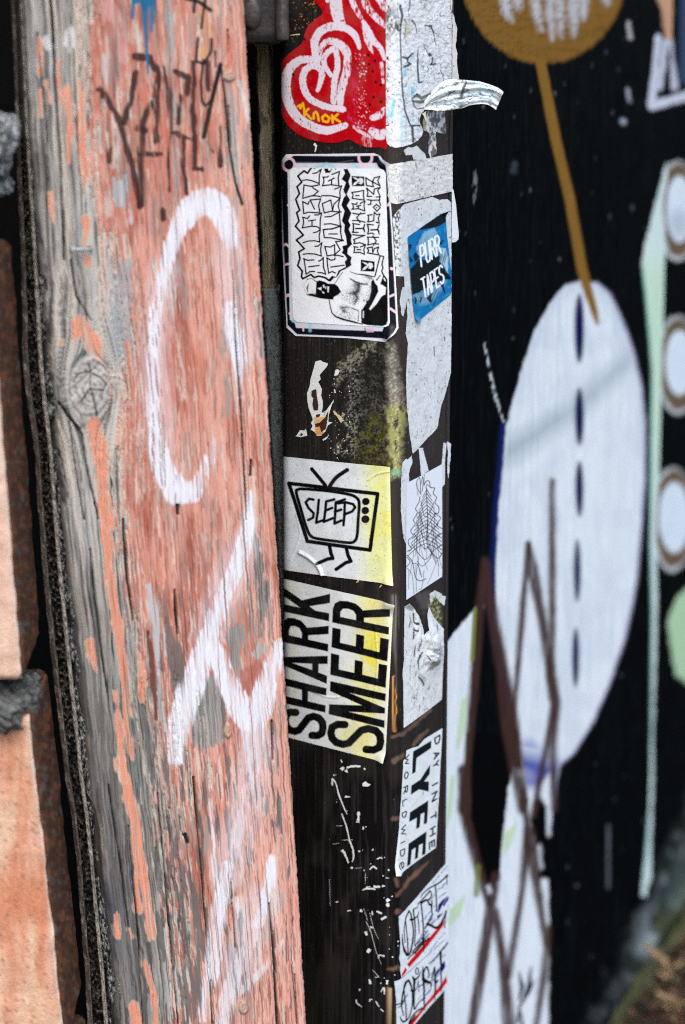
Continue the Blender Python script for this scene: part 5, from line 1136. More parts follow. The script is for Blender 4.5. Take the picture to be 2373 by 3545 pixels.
    p.line(cr(t([(300, 110), (248, 175), (242, 260), (290, 352)])), sc('C3', [6] * 18 + [8]), INK, .6, 3); p.line(t([(305, 190), (285, 250), (296, 305)]), sc('C3', [12, 24, 10]), INK, 1, 4); p.line(t([(285, 115), (350, 102), (425, 150)]), sc('C3', [14, 8, 14]), INK, 1, 3); p.line(t([(290, 345), (415, 340)]), sc('C3', 22), INK, .8, 6)
    for q, w, s in (([(940, 108), (1000, 145), (1080, 182), (1190, 188)], [22, 30, 34, 22], 5), ([(1025, 190), (1065, 220), (1060, 280), (1010, 330), (1045, 400), (1000, 480)], [30, 60, 56, 60, 44, 26], 10), ([(925, 330), (990, 320)], [24, 50], 10), ([(810, 540), (905, 538)], [40, 18], 10), ([(830, 590), (850, 600)], 40, 10), ([(940, 545), (1040, 580)], [12, 22], 5), ([(1145, 432), (1148, 434)], 24, 2), ([(1190, 455), (1200, 460)], 34, 3), ([(1065, 590), (1055, 740)], [10, 14], 3), ([(1108, 580), (1108, 780)], [14, 8], 3), ([(1000, 200), (1040, 300)], 20, 12), ([(1180, 70), (1250, 100)], 26, 10), ([(1340, 120), (1395, 45)], [26, 12], 3)):
        p.line(t(q), sc('C3', w), INK, .92, s, 6 * (fbm(p.x / 3, p.y / 3, 331) - .5))
    for q, w in (([(1020, 240), (1050, 330), (1000, 420)], 110), ([(840, 570), (900, 600)], 110), ([(1180, 100), (1240, 250), (1200, 420)], 60), ([(760, 660), (900, 700), (1000, 720)], 60), ([(930, 330), (960, 420)], 80), ([(830, 350), (850, 380)], 70)): p.line(t(q), sc('C3', w), lin(60, 62, 68), .7 * ss(.42, .58, fbm(p.x / 2.6, p.y / 2.6, 333)), 30)
    grime(p, 605, .6)
o = sheet('sticker', postf, T('A6', [(178, 240), (182, 215), (205, 190), (560, 196), (930, 200), (955, 212), (970, 240), (985, 800), (1000, 1462), (990, 1488), (965, 1500), (600, 1482), (240, 1460), (215, 1440), (204, 1400), (190, 800)]), lin(232, 238, 244), draw, VINYL, .0008, 1.6, lambda X, Y: .0006 * (fbm(X / 60, Y / 60, 321) - .5))
tag(o, 'white sticker with sideways outlined lettering, rabbit heads and a bearded bare chested figure', 'sticker')

# red heart sticker
def red(p):
    t = lambda q: T('A5', q); wht = lin(220, 214, 226)
    p.mix(.4 * ss(.45, .7, fbm(p.x / 60, p.y / 60, 341)), lin(150, 0, 16))
    dry = ss(.34, .5, .6 * fbm(p.x / 3, p.y / 14, 343) + .4 * fbm(p.x / 20, p.y / 20, 345)); sol = ss(.2, .32, fbm(p.x / 4, p.y / 12, 347))
    wob = 5 * (fbm(p.x / 6, p.y / 6, 349) - .5)
    S = [([(655, -80), (655, 20), (665, 90), (690, 175)], [84, 84, 80, 70], sol), ([(525, 430), (512, 330), (515, 270), (560, 205), (640, 178), (720, 190), (785, 240), (815, 325)], [50, 50, 56, 56, 56, 50, 46, 24], sol), ([(480, 405), (420, 405), (350, 455), (318, 540), (320, 640), (350, 730), (400, 800), (500, 860), (600, 885), (720, 850)], [50, 52, 62, 66, 68, 66, 64, 60, 56, 40], sol),
         ([(470, 455), (440, 490), (432, 570), (470, 660), (540, 705), (620, 730), (705, 742)], [40, 46, 48, 46, 44, 44, 40], sol), ([(445, 470), (505, 445), (555, 475), (558, 530), (530, 615)], [40, 44, 44, 40, 24], sol), ([(650, 325), (590, 365), (575, 430), (622, 510)], [44, 36, 34, 30], sol), ([(545, 405), (550, 340), (590, 285), (650, 285), (715, 330), (735, 400), (725, 500), (690, 620), (685, 720)], [20, 30, 44, 50, 60, 50, 56, 52, 40], dry),
         ([(655, 340), (668, 440), (645, 560), (640, 690)], [36, 40, 40, 40], sol), ([(840, 145), (870, 200), (905, 270), (960, 330), (985, 400)], [24, 44, 44, 36, 24], sol), ([(850, 180), (870, 270), (905, 360)], [40, 44, 12], dry), ([(755, -30), (780, 40), (825, 120)], [30, 40, 24], dry), ([(850, -40), (860, 30), (920, 110), (985, 170)], [40, 50, 44, 40], dry), ([(940, -30), (990, 60)], [60, 40], dry),
         ([(965, 430), (978, 560)], [24, 20], dry), ([(985, 740), (950, 780), (905, 800)], [30, 50, 40], dry), ([(900, 890), (950, 915), (1000, 905)], [50, 70, 66], dry), ([(860, 940), (875, 990)], [60, 50], dry * .4), ([(780, 860), (840, 905), (900, 935)], [20, 24, 16], dry * .8), ([(590, -40), (600, 10)], [40, 20], sol)]
    for q, w, m in S: p.line(cr(t(q), 4), crw(sc('A5', w), 4), wht, m * .96, 2.5, wob)
    p.line(t([(760, 480), (790, 600), (780, 760)]), sc('A5', [30, 50, 30]), lin(196, 60, 110), ss(.5, .62, fbm(p.x / 2.5, p.y / 10, 351)) * .6, 14); p.line(t([(735, 780), (800, 850), (900, 870)]), sc('A5', [30, 40, 40]), lin(196, 60, 110), ss(.45, .6, fbm(p.x / 8, p.y / 8, 353)) * .6, 10)
    r = np.random.default_rng(2)
    for k in range(80):
        x, y = t([(r.normal(830, 22), r.uniform(340, 880))])[0]; p.line(np.array([(x, y), (x + 1, y + 1)]), r.uniform(1, 6 if r.random() < .2 else 3), wht, .9)
    for x, y in ((875, 372), (920, 412), (880, 435), (905, 483), (925, 555), (960, 575), (910, 658), (885, 708), (960, 690), (440, 265), (365, 505)): p.line(t([(x, y), (x + 2, y + 2)]), sc('A5', 18), INK, .95)
    ye = lin(236, 178, 22)
    for q in ([(440, 735), (442, 790)], [(470, 738), (445, 762), (488, 805)], [(505, 805), (505, 770), (520, 758), (532, 775), (540, 818)], [(585, 778), (562, 795), (570, 822), (600, 828), (612, 800), (585, 778)], [(630, 782), (634, 832)], [(668, 775), (640, 800), (682, 825)], [(398, 722), (412, 712), (415, 735), (432, 700), (436, 722)]): p.line(t(q), sc('A5', 16), ye, 1, 2)
    grime(p, 607, .4)
o = sheet('sticker', postf, T('A5', cr([(560, -90), (500, -20), (545, 45), (566, 90), (520, 128), (465, 180), (440, 240), (425, 292), (345, 358), (285, 425), (256, 510), (248, 590), (262, 690), (290, 780), (330, 850), (400, 910), (480, 945), (600, 968), (680, 965), (740, 945), (800, 975), (870, 998), (960, 996), (1010, 975), (1018, 500), (1018, -90)], 3)), lin(176, 0, 16), red, VINYL, .0004, 1.9)
tag(o, 'red cut out sticker with white brushed heart shapes and yellow scrawl', 'sticker')

# torn white paper at the top with its peeling tongue
def torn(p):
    t = lambda q: T('C7', q)
    p.mix(.3 * ss(.4, .7, fbm(p.x / 30, p.y / 50, 361)), lin(186, 194, 200)); p.mix(.25 * ss(.5, .75, fbm(p.x / 12, p.y / 40, 363)) * ss(1430, 1480, p.x), lin(176, 172, 166))
    d = np.exp(-((p.x - 1352) / 34) ** 2 - ((p.y - 78) / 60) ** 2); p.mix(d * ss(.35, .6, fbm(p.x / 7, p.y / 10, 365)) * .95, lin(70, 70, 68))
    for q, w in (([(225, 900), (222, 980)], 36), ([(325, 1140), (325, 1220)], 48), ([(380, 900), (378, 1400)], 9), ([(490, 780), (480, 1080)], 9), ([(185, 1450), (182, 1840)], 22), ([(330, 1440), (322, 1800)], 22), ([(240, 1540), (240, 1800)], 16), ([(95, 1300), (60, 1500)], 40), ([(250, 570), (300, 690)], 9), ([(135, 650), (135, 800)], 14), ([(30, 1400), (10, 1560)], 24), ([(400, 1440), (400, 1700)], 14), ([(460, 650), (450, 760)], 8), ([(345, 440), (360, 470)], 20), ([(575, 850), (572, 910)], 12), ([(210, 1130), (245, 1100)], 9), ([(110, 1240), (200, 1150)], 14)):
        p.line(t(q), sc('C7', w), lin(120, 196, 216), .55 + .3 * (w > 30), 4, 4 * (fbm(p.x / 6, p.y / 12, 367) - .5))
    gr = lin(62, 66, 74)
    for q, w in (([(165, 80), (190, 190), (168, 400), (172, 600), (184, 900), (195, 1200), (230, 1450), (300, 1625), (420, 1622)], [30, 30, 20, 18, 18, 20, 22, 26, 22]), ([(318, 1640), (332, 1830)], 32), ([(195, 735), (260, 755), (322, 690)], [24, 32, 22]), ([(262, 765), (258, 800), (300, 825), (222, 862)], [26, 22, 28, 30]), ([(396, 640), (388, 850), (402, 1065), (452, 1060)], [12, 24, 24, 16]), ([(540, 690), (560, 715)], 24), ([(585, 745), (580, 800), (555, 835), (620, 825)], [20, 18, 24, 26]), ([(120, 330), (150, 400), (180, 380)], [50, 20, 16])):
        p.line(t(q), sc('C7', w), gr, .95, 2.2)
    for q, w in (([(320, 1275), (380, 1225), (440, 1270), (565, 1210)], [20, 40, 44, 40]), ([(335, 1310), (420, 1318), (530, 1300)], [30, 46, 44]), ([(325, 1300), (345, 1370), (390, 1410), (490, 1388)], [24, 18, 16, 20])): p.line(t(q), sc('C7', w), lin(74, 76, 80), .9, 3)
    crackle(p, (1450, 0, 1570, 290), 170, 5, 1.3, 30); crackle(p, (1400, 100, 1570, 300), 60, 15, 1.0, 22, .6, .4); crackle(p, (1345, 250, 1450, 500), 34, 6, .8, 18, .5); speck(p, 369, .8, 4., .72)
    for q, w in (([(480, 330), (560, 340), (600, 420), (610, 530), (630, 580)], [10, 34, 16, 10, 6]), ([(300, -60), (290, 60), (270, 160), (290, 300)], [8, 20, 10, 5]), ([(215, 240), (240, 300), (225, 470), (240, 560)], [8, 14, 10, 6]), ([(320, 270), (360, 320), (380, 430)], [26, 16, 8]), ([(460, 560), (520, 690), (540, 720)], [8, 12, 24]), ([(680, 900), (720, 970), (725, 1050)], [8, 14, 10]), ([(480, 50), (470, 110)], [14, 6])): p.line(t(q), sc('C7', w), lin(46, 44, 40), .9, 2.5, 5 * (fbm(p.x / 4, p.y / 4, 371) - .5))
    p.fill(t([(225, 290), (290, 280), (300, 420), (260, 520), (225, 470)]), lin(170, 168, 132), .5, 10)
o = sheet('torn_paper', postf, T('C7', [(-8, -120), (836, -120), (836, 1030), (700, 1090), (590, 1190), (520, 1320), (485, 1400), (440, 1470), (412, 1540), (418, 1590), (452, 1650), (462, 1690), (445, 1750), (395, 1815), (300, 1866), (200, 1895), (110, 1908), (45, 1890), (8, 1850), (-6, 1790)]), lin(216, 222, 226), torn, PAPER, .0006, 1.9, lambda X, Y: .0005 * (fbm(X / 12, Y / 12, 373) - .5) * 2)
tag(o, 'cracked white paper with marker lines wrapped round the top of the post', 'torn paper')
def build_tongue():
    top = T('C7', [(470, 1330), (560, 1215), (650, 1115), (740, 1050), (830, 1020), (915, 1030), (1010, 1035), (1110, 1045), (1200, 1055), (1320, 1090), (1430, 1132), (1510, 1185)])
    bot = T('C7', [(470, 1420), (510, 1415), (600, 1425), (690, 1438), (790, 1428), (880, 1412), (980, 1398), (1060, 1365), (1160, 1348), (1250, 1345), (1330, 1365), (1410, 1422)])
    top, bot = cr(top, 8), cr(bot, 8); n = len(top); v = np.linspace(0, 1, 40)
    top = top + 1.6 * (fbm(np.arange(n)[:, None] / 3, np.zeros((n, 1)), 381) - .5)
    X = top[:, None, 0] * (1 - v)[None] + bot[:, None, 0] * v[None]; Y = top[:, None, 1] * (1 - v)[None] + bot[:, None, 1] * v[None]
    k = np.linspace(0, 1, n)[:, None]
    d0 = postf.at(X[:8].ravel(), Y[:8].ravel(), .0012)[:, 1].mean()
    fold = .004 * np.sin(v[None] * 9 + k * 4) * ss(0, .25, k) + .002 * np.sin(v[None] * 23 + k * 7) * ss(0, .3, k)
    dep = np.minimum(postf.at(np.minimum(X, 1548).ravel(), Y.ravel(), .0012)[:, 1].reshape(X.shape), d0 - .002 + .010 * k) + fold * .5
    P = at_y(X, Y, dep)
    p = Paint(X, Y, lin(230, 234, 236))
    s = v[None] + .16 * (fbm(k * 14, v[None] * 2, 383) - .5)
    p.mix(.5 * ss(.50, .64, fbm(X / 60, s * 16, 385)), lin(128, 198, 220)); p.mix(.8 * ss(.60, .66, fbm(X / 34, s * 20, 387)), lin(70, 88, 98)); p.mix(.35 * ss(.4, .7, fbm(X / 40, s * 9, 389)), lin(170, 184, 190)); p.mix(.8 * ss(.68, .72, fbm(X / 16, s * 14, 390)), lin(60, 62, 66))
    t = lambda q: T('C7', q)
    p.line(t([(1025, 1065), (990, 1140), (960, 1255)]), sc('C7', 36), lin(70, 74, 78), .95); p.line(t([(880, 1170), (790, 1220), (700, 1265), (560, 1320), (500, 1370)]), sc('C7', [20, 16, 12, 12, 14]), lin(70, 74, 80), .9); p.line(t([(925, 1070), (880, 1110)]), sc('C7', 12), lin(70, 74, 80), .9); p.line(t([(560, 1205), (470, 1250), (400, 1240)]), sc('C7', [30, 44, 40]), lin(92, 94, 98), .8)
    speck(p, 391, .7, 2.5, .68)
    o = grid_mesh('peeling_tongue', P, PAPER, p.c); sm = o.modifiers.new('thickness', 'SOLIDIFY'); sm.thickness = .0003; sm.offset = 0
    tag(o, 'torn tongue of white and pale blue paper curling out from the post', 'torn paper')
    # curled under side at its root
    a, b = T('C7', [(500, 1430), (470, 1500), (450, 1580), (462, 1690)]), T('C7', [(440, 1470), (412, 1540), (418, 1600), (458, 1690)])
    a, b = cr(a, 6), cr(b, 6); w = np.linspace(0, 1, 8)
    X = a[:, None, 0] * (1 - w) + b[:, None, 0] * w; Y = a[:, None, 1] * (1 - w) + b[:, None, 1] * w
    P = postf.at(X.ravel(), Y.ravel(), np.broadcast_to(.001 + .006 * np.sin(w * math.pi * .6)[None] * np.sin(np.linspace(0, 1, len(a)) * math.pi)[:, None], X.shape).ravel()).reshape(X.shape + (3,))
    o = grid_mesh('curled_edge', P, PAPER, np.broadcast_to(lin(168, 166, 146), X.shape + (3,))); tag(o, 'small curled back edge below the torn paper tongue', 'torn paper')
build_tongue()

# the other papers on the narrow side
def dirtypaper(seed, base=.4, cr_n=0, cr_box=None, tint=(150, 146, 140)):
    def f(p):
        p.mix(.4 * ss(.45, .75, fbm(p.x / 22, p.y / 70, seed)), lin(184, 190, 194)); speck(p, seed + 3, .8, 4.5, .725, lin(46, 44, 42), .8, 2.2); p.mix(.22 * ss(.58, .7, fbm(p.x / 7, p.y / 16, seed + 5)), lin(*tint))
        if cr_n: crackle(p, cr_box, cr_n, seed, 1.0, 24, .6, .3)
    return f
rightface = Surf([Cc, Cc + Rd * WR]); rightface.open0 = rightface.open1 = True
def longp(p):
    dirtypaper(401)(p)
    m = ss(1395, 1378, p.x) * ss(1000, 900, p.y); p.mix(m * .9 * ss(.52, .62, fbm(p.x / 5, p.y / 8, 403)), lin(44, 40, 38))
    p.line(T('A7', [(1357, 120), (1362, 195)]), 3, INK); p.line(T('D2', [(0, 0), (1, 1)]), 1, INK)
lp = np.vstack([T('A6', [(1112, 492), (1200, 468), (1300, 442), (1345, 430), (1400, 456), (1470, 450), (1500, 480), (1502, 900)]), T('A7', [(1502, 0), (1498, 330), (1472, 432), (1445, 530), (1420, 600), (1400, 700), (1385, 790), (1280, 900), (1185, 1000), (1160, 850), (1135, 600), (1128, 330), (1145, 90), (1122, 0)]), T('A6', [(1128, 1540), (1140, 1400), (1120, 1200), (1112, 1085), (1048, 1082), (1030, 740), (1020, 600), (1060, 545)])])
tag(sheet('torn_paper', postf, lp, lin(204, 212, 216), longp, PAPER, .0004, 2.1, lambda X, Y: .0006 * (fbm(X / 14, Y / 22, 405) - .5), 1.2, 3), 'long speckled white paper strip behind the blue sticker', 'torn paper')
tag(sheet('torn_paper', postf, T('A6', [(1098, 1175), (1118, 1170), (1130, 1230), (1128, 1330), (1105, 1420), (1092, 1400), (1078, 1280)]), lin(196, 204, 206), dirtypaper(411), PAPER, .0004, 2.0, None, 1.5, 5), 'small pointed paper scrap left of the blue sticker', 'torn paper')
tag(sheet('torn_paper', postf, T('A6', [(1003, 162), (1250, 122), (1506, 76), (1508, 384), (1300, 432), (1050, 490), (1008, 478), (984, 420), (1000, 330), (985, 250)]), lin(210, 213, 212), dirtypaper(415, cr_n=70, cr_box=(1350, 530, 1560, 705)), PAPER, .0009, 2.0, lambda X, Y: .0008 * (fbm(X / 14, Y / 10, 417) - .5), .6, 7), 'crackled off white paper rectangle above the blue sticker', 'torn paper')
def scrapd(p):
    dirtypaper(421)(p); p.mix(ss(.45, .58, fbm(p.x / 6, p.y / 16, 423)) * .85, lin(60, 56, 56))
tag(sheet('torn_paper', postf, T('C7', [(525, 1430), (640, 1400), (750, 1440), (752, 1590), (765, 1605), (758, 1735), (630, 1700), (640, 1980), (560, 2040), (528, 1960), (545, 1720), (470, 1680), (500, 1560)]), lin(204, 208, 210), scrapd, PAPER, .0003, 2.0, None, 2., 9), 'shredded black and white paper remains below the peeling tongue', 'torn paper')
tag(sheet('torn_paper', postf, T('C7', [(215, 1940), (270, 1902), (330, 1905), (385, 1880), (420, 1925), (490, 1985), (512, 2075), (340, 2060), (325, 2000), (240, 2005)]), lin(206, 212, 216), dirtypaper(427), PAPER, .0003, 2.0, None, 1.2, 11), 'flat white paper scrap between the torn paper and the crackled rectangle', 'torn paper')
o = sheet('torn_paper', rightface, T('A6', [(1498, 372), (1512, 372), (1532, 490), (1556, 745), (1552, 780), (1530, 800), (1498, 806)]), lin(222, 228, 232), lambda p: speck(p, 431, .3, 4, .7), PAPER, .0012, 2.0)
tag(o, 'white sticker corner sticking out past the right edge of the post', 'sticker')
o = sheet('torn_paper', rightface, T('C7', [(826, -120), (800, 60), (822, 150), (850, 205), (862, 280), (890, 370), (882, 470), (884, 520), (866, 570), (892, 690), (888, 820), (898, 920), (916, 1035), (826, 1028)]), lin(212, 210, 208), dirtypaper(435), PAPER, .0014, 2.0, None, 1.6, 13)
tag(o, 'ragged paper edge standing out past the top right edge of the post', 'torn paper')

# blue sticker
def purr(p):
    t = lambda q: T('C4', q); dk = lin(8, 22, 28)
    n = fbm(p.x / 8, p.y / 8, 441)
    p.mix(ss(950, 1120, p.y) * .6 * ss(.3, .6, n), lin(18, 112, 140)); p.mix(ss(.55, .7, n) * ss(1450, 1560, p.x + .35 * (p.y - 780)) * .5, lin(60, 160, 180))
    wob = 7 * (fbm(p.x / 5, p.y / 7, 443) - .5)
    p.fill(t([(205, 640), (895, 160), (905, 350), (800, 430), (690, 470), (540, 490), (470, 510), (370, 500), (300, 560)]), dk, 1, 2, wob * .5)
    hz = lin(176, 216, 230)
    p.fill(t([(510, 540), (690, 470), (740, 560), (780, 700), (800, 900), (700, 960), (500, 1000), (390, 970), (360, 840), (430, 680)]), hz, .5, 6, wob); p.fill(t([(800, 840), (900, 850), (945, 1000), (940, 1300), (890, 1200), (790, 1090)]), hz, .85, 5, wob); p.fill(t([(380, 1680), (760, 1460), (900, 1430), (880, 1530), (640, 1850), (430, 1900), (300, 1720)]), hz, .4, 14, wob)
    r = np.random.default_rng(6)
    for k in range(40):
        x, y = r.uniform(380, 780), r.uniform(560, 900); L = r.uniform(60, 200)
        p.line(t([(x, y), (x - L * .35, y + L)]), .9, dk, .7, 1.5)
    for k in range(22):
        x, y = r.uniform(810, 940), r.uniform(850, 1000); p.line(t([(x, y), (x - 60, y + 200)]), .9, dk, .7, 1.5)
    for k in range(30):
        x, y = r.uniform(400, 800), r.uniform(1560, 1700); p.line(t([(x, y), (x - 90, y + 240)]), .9, dk, .6, 1.5)
    p.fill(t([(250, 1230), (300, 1180), (420, 1030), (520, 1060), (640, 1000), (760, 960), (800, 1010), (780, 1090), (870, 1190), (900, 1280), (990, 1370), (1002, 1425), (860, 1420), (820, 1450), (700, 1510), (480, 1610), (400, 1670), (290, 1705), (270, 1500), (255, 1380)]), dk, 1, 3, wob)
    for q in ([(220, 790), (290, 770), (270, 840), (225, 900)], [(300, 980), (340, 910), (420, 1000), (330, 1130)], [(560, 1770), (640, 1680), (650, 1860), (600, 1840)], [(780, 1520), (870, 1480), (890, 1680), (850, 1640), (830, 1560)], [(330, 1720), (380, 1800), (350, 1880)], [(440, 1740), (470, 1760), (420, 1890)], [(240, 1000), (300, 1060), (250, 1140)], [(790, 740), (860, 680), (850, 760), (800, 790)]): p.fill(t(q), dk, .95, 3, wob)
    w = lin(236, 242, 246)
    word(p, 'PURR', t([(455, 1180), (815, 930), (425, 810), (770, 600)]), sc('C4', 33), w, .35); word(p, 'TAPES', t([(500, 1760), (875, 1470), (450, 1420), (835, 1150)]), sc('C4', 31), w, .3)
o = sheet('sticker', postf, T('C4', [(203, 640), (540, 400), (897, 158), (930, 640), (1010, 1330), (1010, 1690), (680, 1960), (340, 2242), (262, 1500)]), lin(4, 112, 178), purr, VINYL, .0012, 1.5, lambda X, Y: lift(X, Y, 'C4', (340, 2242), 40, .004) + lift(X, Y, 'C4', (897, 158), 30, .003) + .0006 * (fbm(X / 40, Y / 40, 445) - .5))
tag(o, 'torn blue and black sticker lettered PURR TAPES', 'sticker')

# white paint remains and the tree drawing
for q, lab, sd_ in (([(185, 175), (235, 120), (270, 130), (325, 70), (335, 190), (300, 270), (282, 340), (285, 470), (245, 700), (240, 1420), (190, 1260), (163, 900), (163, 500), (172, 300)], 'white brushed paper strip along the left of the tree drawing', 17), ([(425, -40), (495, -40), (520, 80), (580, 300), (510, 345), (462, 375), (450, 200)], 'narrow white paper remnant pointing down to the tree drawing', 19), ([(800, -120), (850, -120), (830, 120), (822, 330), (825, 500), (778, 552), (768, 330), (775, 200)], 'ragged white strip right above the tree drawing', 21), ([(850, -140), (905, -100), (895, 120), (880, 330), (858, 440), (848, 250), (858, 60)], 'thin white sliver at the groove beside the tree drawing', 23)):
    tag(sheet('torn_paper', rightface if sd_ == 23 else postf, T('D1', q), lin(208, 216, 222), dirtypaper(440 + sd_), PAPER, .0004 + .0006 * (sd_ == 23), 1.9, None, 1.6, sd_), lab, 'torn paper')
def tree(p):
    t = lambda q: T('D1', q); r = np.random.default_rng(12)
    def ln(q, w): p.line(cr(t(q), 3), sc('D1', w * 1.25), INK, .95, 1.7)
    ln([(440, 690), (425, 770), (372, 870), (402, 930), (340, 1040), (370, 1100), (300, 1205), (342, 1280), (268, 1340), (275, 1420), (320, 1470), (245, 1512)], 9); ln([(500, 520), (530, 460), (580, 460), (598, 550), (662, 560), (638, 640), (690, 700), (665, 780), (722, 850), (715, 940), (660, 942), (752, 1010), (690, 1110), (772, 1170)], 10)
    ln([(460, 660), (400, 560), (388, 480), (430, 400), (445, 480), (450, 640)], 8); ln([(455, 500), (480, 390), (490, 480), (470, 620)], 8); ln([(505, 350), (500, 500)], 7); ln([(530, 560), (545, 505), (580, 540)], 8); ln([(770, 1240), (700, 1275), (770, 1310)], 9); ln([(770, 1410), (730, 1450), (770, 1490)], 8)
    ln([(540, 560), (545, 800), (555, 1000), (540, 1340)], 9)
    for k in range(15):
        y = 575 + k * 58; sp = 60 + k * 15
        ln([(545, y), (545 - sp * .5, y + 60), (545 - sp * 1.05, y + 120 + k * 5)], 8); ln([(545, y + 10), (545 + sp * .45, y + 60), (min(545 + sp, 765), y + 110 + k * 4)], 9)
    for k in range(5):
        y = 800 + k * 160; sp = 90 + k * 35
        ln([(545 - sp, y - 40), (520 - sp * .2, y + 170), (550, y + 180), (600 + sp * .2, y + 60), (min(560 + sp, 765), y - 30)], 8)
    for k in range(18):
        x = r.uniform(360, 700); y = r.uniform(820, 1300); e = r.uniform(-120, 160); ln([(x, y), (x + e * .3, y + 300), (min(max(x + e, 240), 770), min(y + 600, 2180 - .6 * x))], 5)
    ln([(245, 1570), (330, 1680), (370, 1900), (450, 1955), (530, 1920)], 10); ln([(330, 1690), (400, 1705), (440, 1800), (465, 1900)], 8); ln([(400, 1660), (480, 1735), (600, 1600), (660, 1400)], 8); ln([(550, 1440), (700, 1620), (770, 1540)], 11); ln([(240, 1760), (320, 1860), (350, 2150)], 6); ln([(270, 1800), (270, 2080)], 5); ln([(700, 1640), (600, 1900), (550, 2000)], 5); ln([(500, 1800), (470, 2050), (420, 2080)], 6); ln([(380, 1720), (385, 2120)], 6); ln([(710, 1640), (720, 1880)], 5); ln([(240, 1600), (295, 1670), (240, 1740)], 9)
    p.line(t([(400, 500), (410, 660)]), sc('D1', 30), lin(140, 146, 152), .5, 5)
o = sheet('sticker', postf, T('D1', [(235, 490), (450, 378), (772, 200), (775, 1000), (775, 1890), (235, 2242), (232, 1400)]), lin(218, 226, 236), tree, VINYL, .0009, 1.6)
tag(o, 'white sticker with a black scribbled tree drawing on the narrow side', 'sticker')

# crumpled white sticker
def crump(p):
    t = lambda q: T('D2', q); dirtypaper(461)(p)
    for q, w in (([(345, 440), (330, 540), (315, 645)], [6, 16, 10]), ([(380, 410), (390, 560), (440, 580)], [26, 20, 50]), ([(390, 650), (380, 840)], [20, 20]), ([(400, 690), (440, 700)], 34), ([(420, 930), (395, 1040), (392, 1130)], [10, 18, 14]), ([(480, 830), (470, 940), (440, 1040)], [10, 16, 8]), ([(500, 1060), (465, 1120), (445, 1210), (460, 1340)], [20, 26, 22, 12]), ([(430, 1380), (418, 1470)], 8), ([(470, 1480), (520, 1530), (560, 1600), (540, 1630)], [22, 26, 24, 14]), ([(330, 1280), (330, 1540)], 6), ([(445, 1780), (440, 1860)], [8, 14]), ([(655, 1640), (650, 1690)], 16), ([(490, 1950), (485, 2060)], [10, 12]), ([(550, 1800), (548, 1950)], 6), ([(400, 1900), (395, 1960)], 6), ([(680, 640), (682, 670)], 14), ([(780, 600), (785, 720)], [14, 10]), ([(560, 1110), (610, 1180)], [12, 20]), ([(470, 1600), (445, 1780)], 5)): p.line(t(q), sc('D2', w), lin(28, 28, 24), .95, 2.2, 3 * (fbm(p.x / 4, p.y / 4, 463) - .5))
    for q, a in (([(235, 285), (325, 240), (400, 300), (370, 360), (260, 330)], .7), ([(640, 1200), (800, 1150), (780, 1250), (660, 1370), (600, 1380)], .8), ([(470, 1400), (600, 1500), (560, 1650), (460, 1500)], .4), ([(560, 840), (820, 900), (830, 1050), (700, 1080), (560, 1000)], .35)): p.fill(t(q), lin(92, 92, 70), a, 6, 10 * (fbm(p.x / 4, p.y / 4, 465) - .5))
    for k in range(4):
        a = np.linspace(.6, 4.2, 14); p.line(t(np.stack([750 + (26 + 28 * k) * np.cos(a), 960 + (34 + 34 * k) * np.sin(a)], 1)), 1.2, lin(104, 100, 92), .8, 1.8)
    p.fill(t([(500, 1380), (560, 1280), (640, 1290), (540, 1430)]), lin(226, 232, 236), .9, 6); p.line(t([(640, 300), (665, 500), (700, 650)]), sc('D2', [20, 70, 90]), lin(216, 224, 232), .9, 5)
def crump_rel(X, Y):
    a, b = (X - 1350) / .2048, (Y - 2040) / .2048
    w = np.exp(-((a - 690) / 140) ** 2 - ((b - 1050) / 260) ** 2); v = np.exp(-((a - 480) / 70) ** 2 - ((b - 850) / 420) ** 2)
    return .006 * w * (.5 + fbm(X / 16, Y / 16, 467)) + .0035 * v * fbm(X / 7, Y / 26, 469) + .0005 * fbm(X / 12, Y / 20, 471)
o = sheet('sticker', postf, T('D2', [(235, 290), (320, 240), (390, 310), (470, 460), (530, 620), (550, 770), (590, 720), (640, 690), (622, 420), (650, 290), (710, 430), (800, 560), (895, 665), (885, 1200), (868, 1860), (560, 2100), (222, 2345), (215, 1600), (200, 1440), (225, 1180)]), lin(210, 217, 220), crump, PAPER, .0006, 1.6, crump_rel, .5, 25)
tag(o, 'crumpled white sticker with torn mouldy folds below the tree drawing', 'sticker')
tag(sheet('torn_paper', postf, T('D2', [(672, 60), (760, 20), (870, 75), (868, 110), (935, 112), (912, 280), (880, 250), (820, 200), (760, 120), (690, 250), (665, 170)]), lin(206, 214, 216), dirtypaper(475, tint=(120, 124, 80)), PAPER, .0006, 1.8, None, 2., 27), 'mossy torn paper patch just under the tree drawing', 'torn paper')

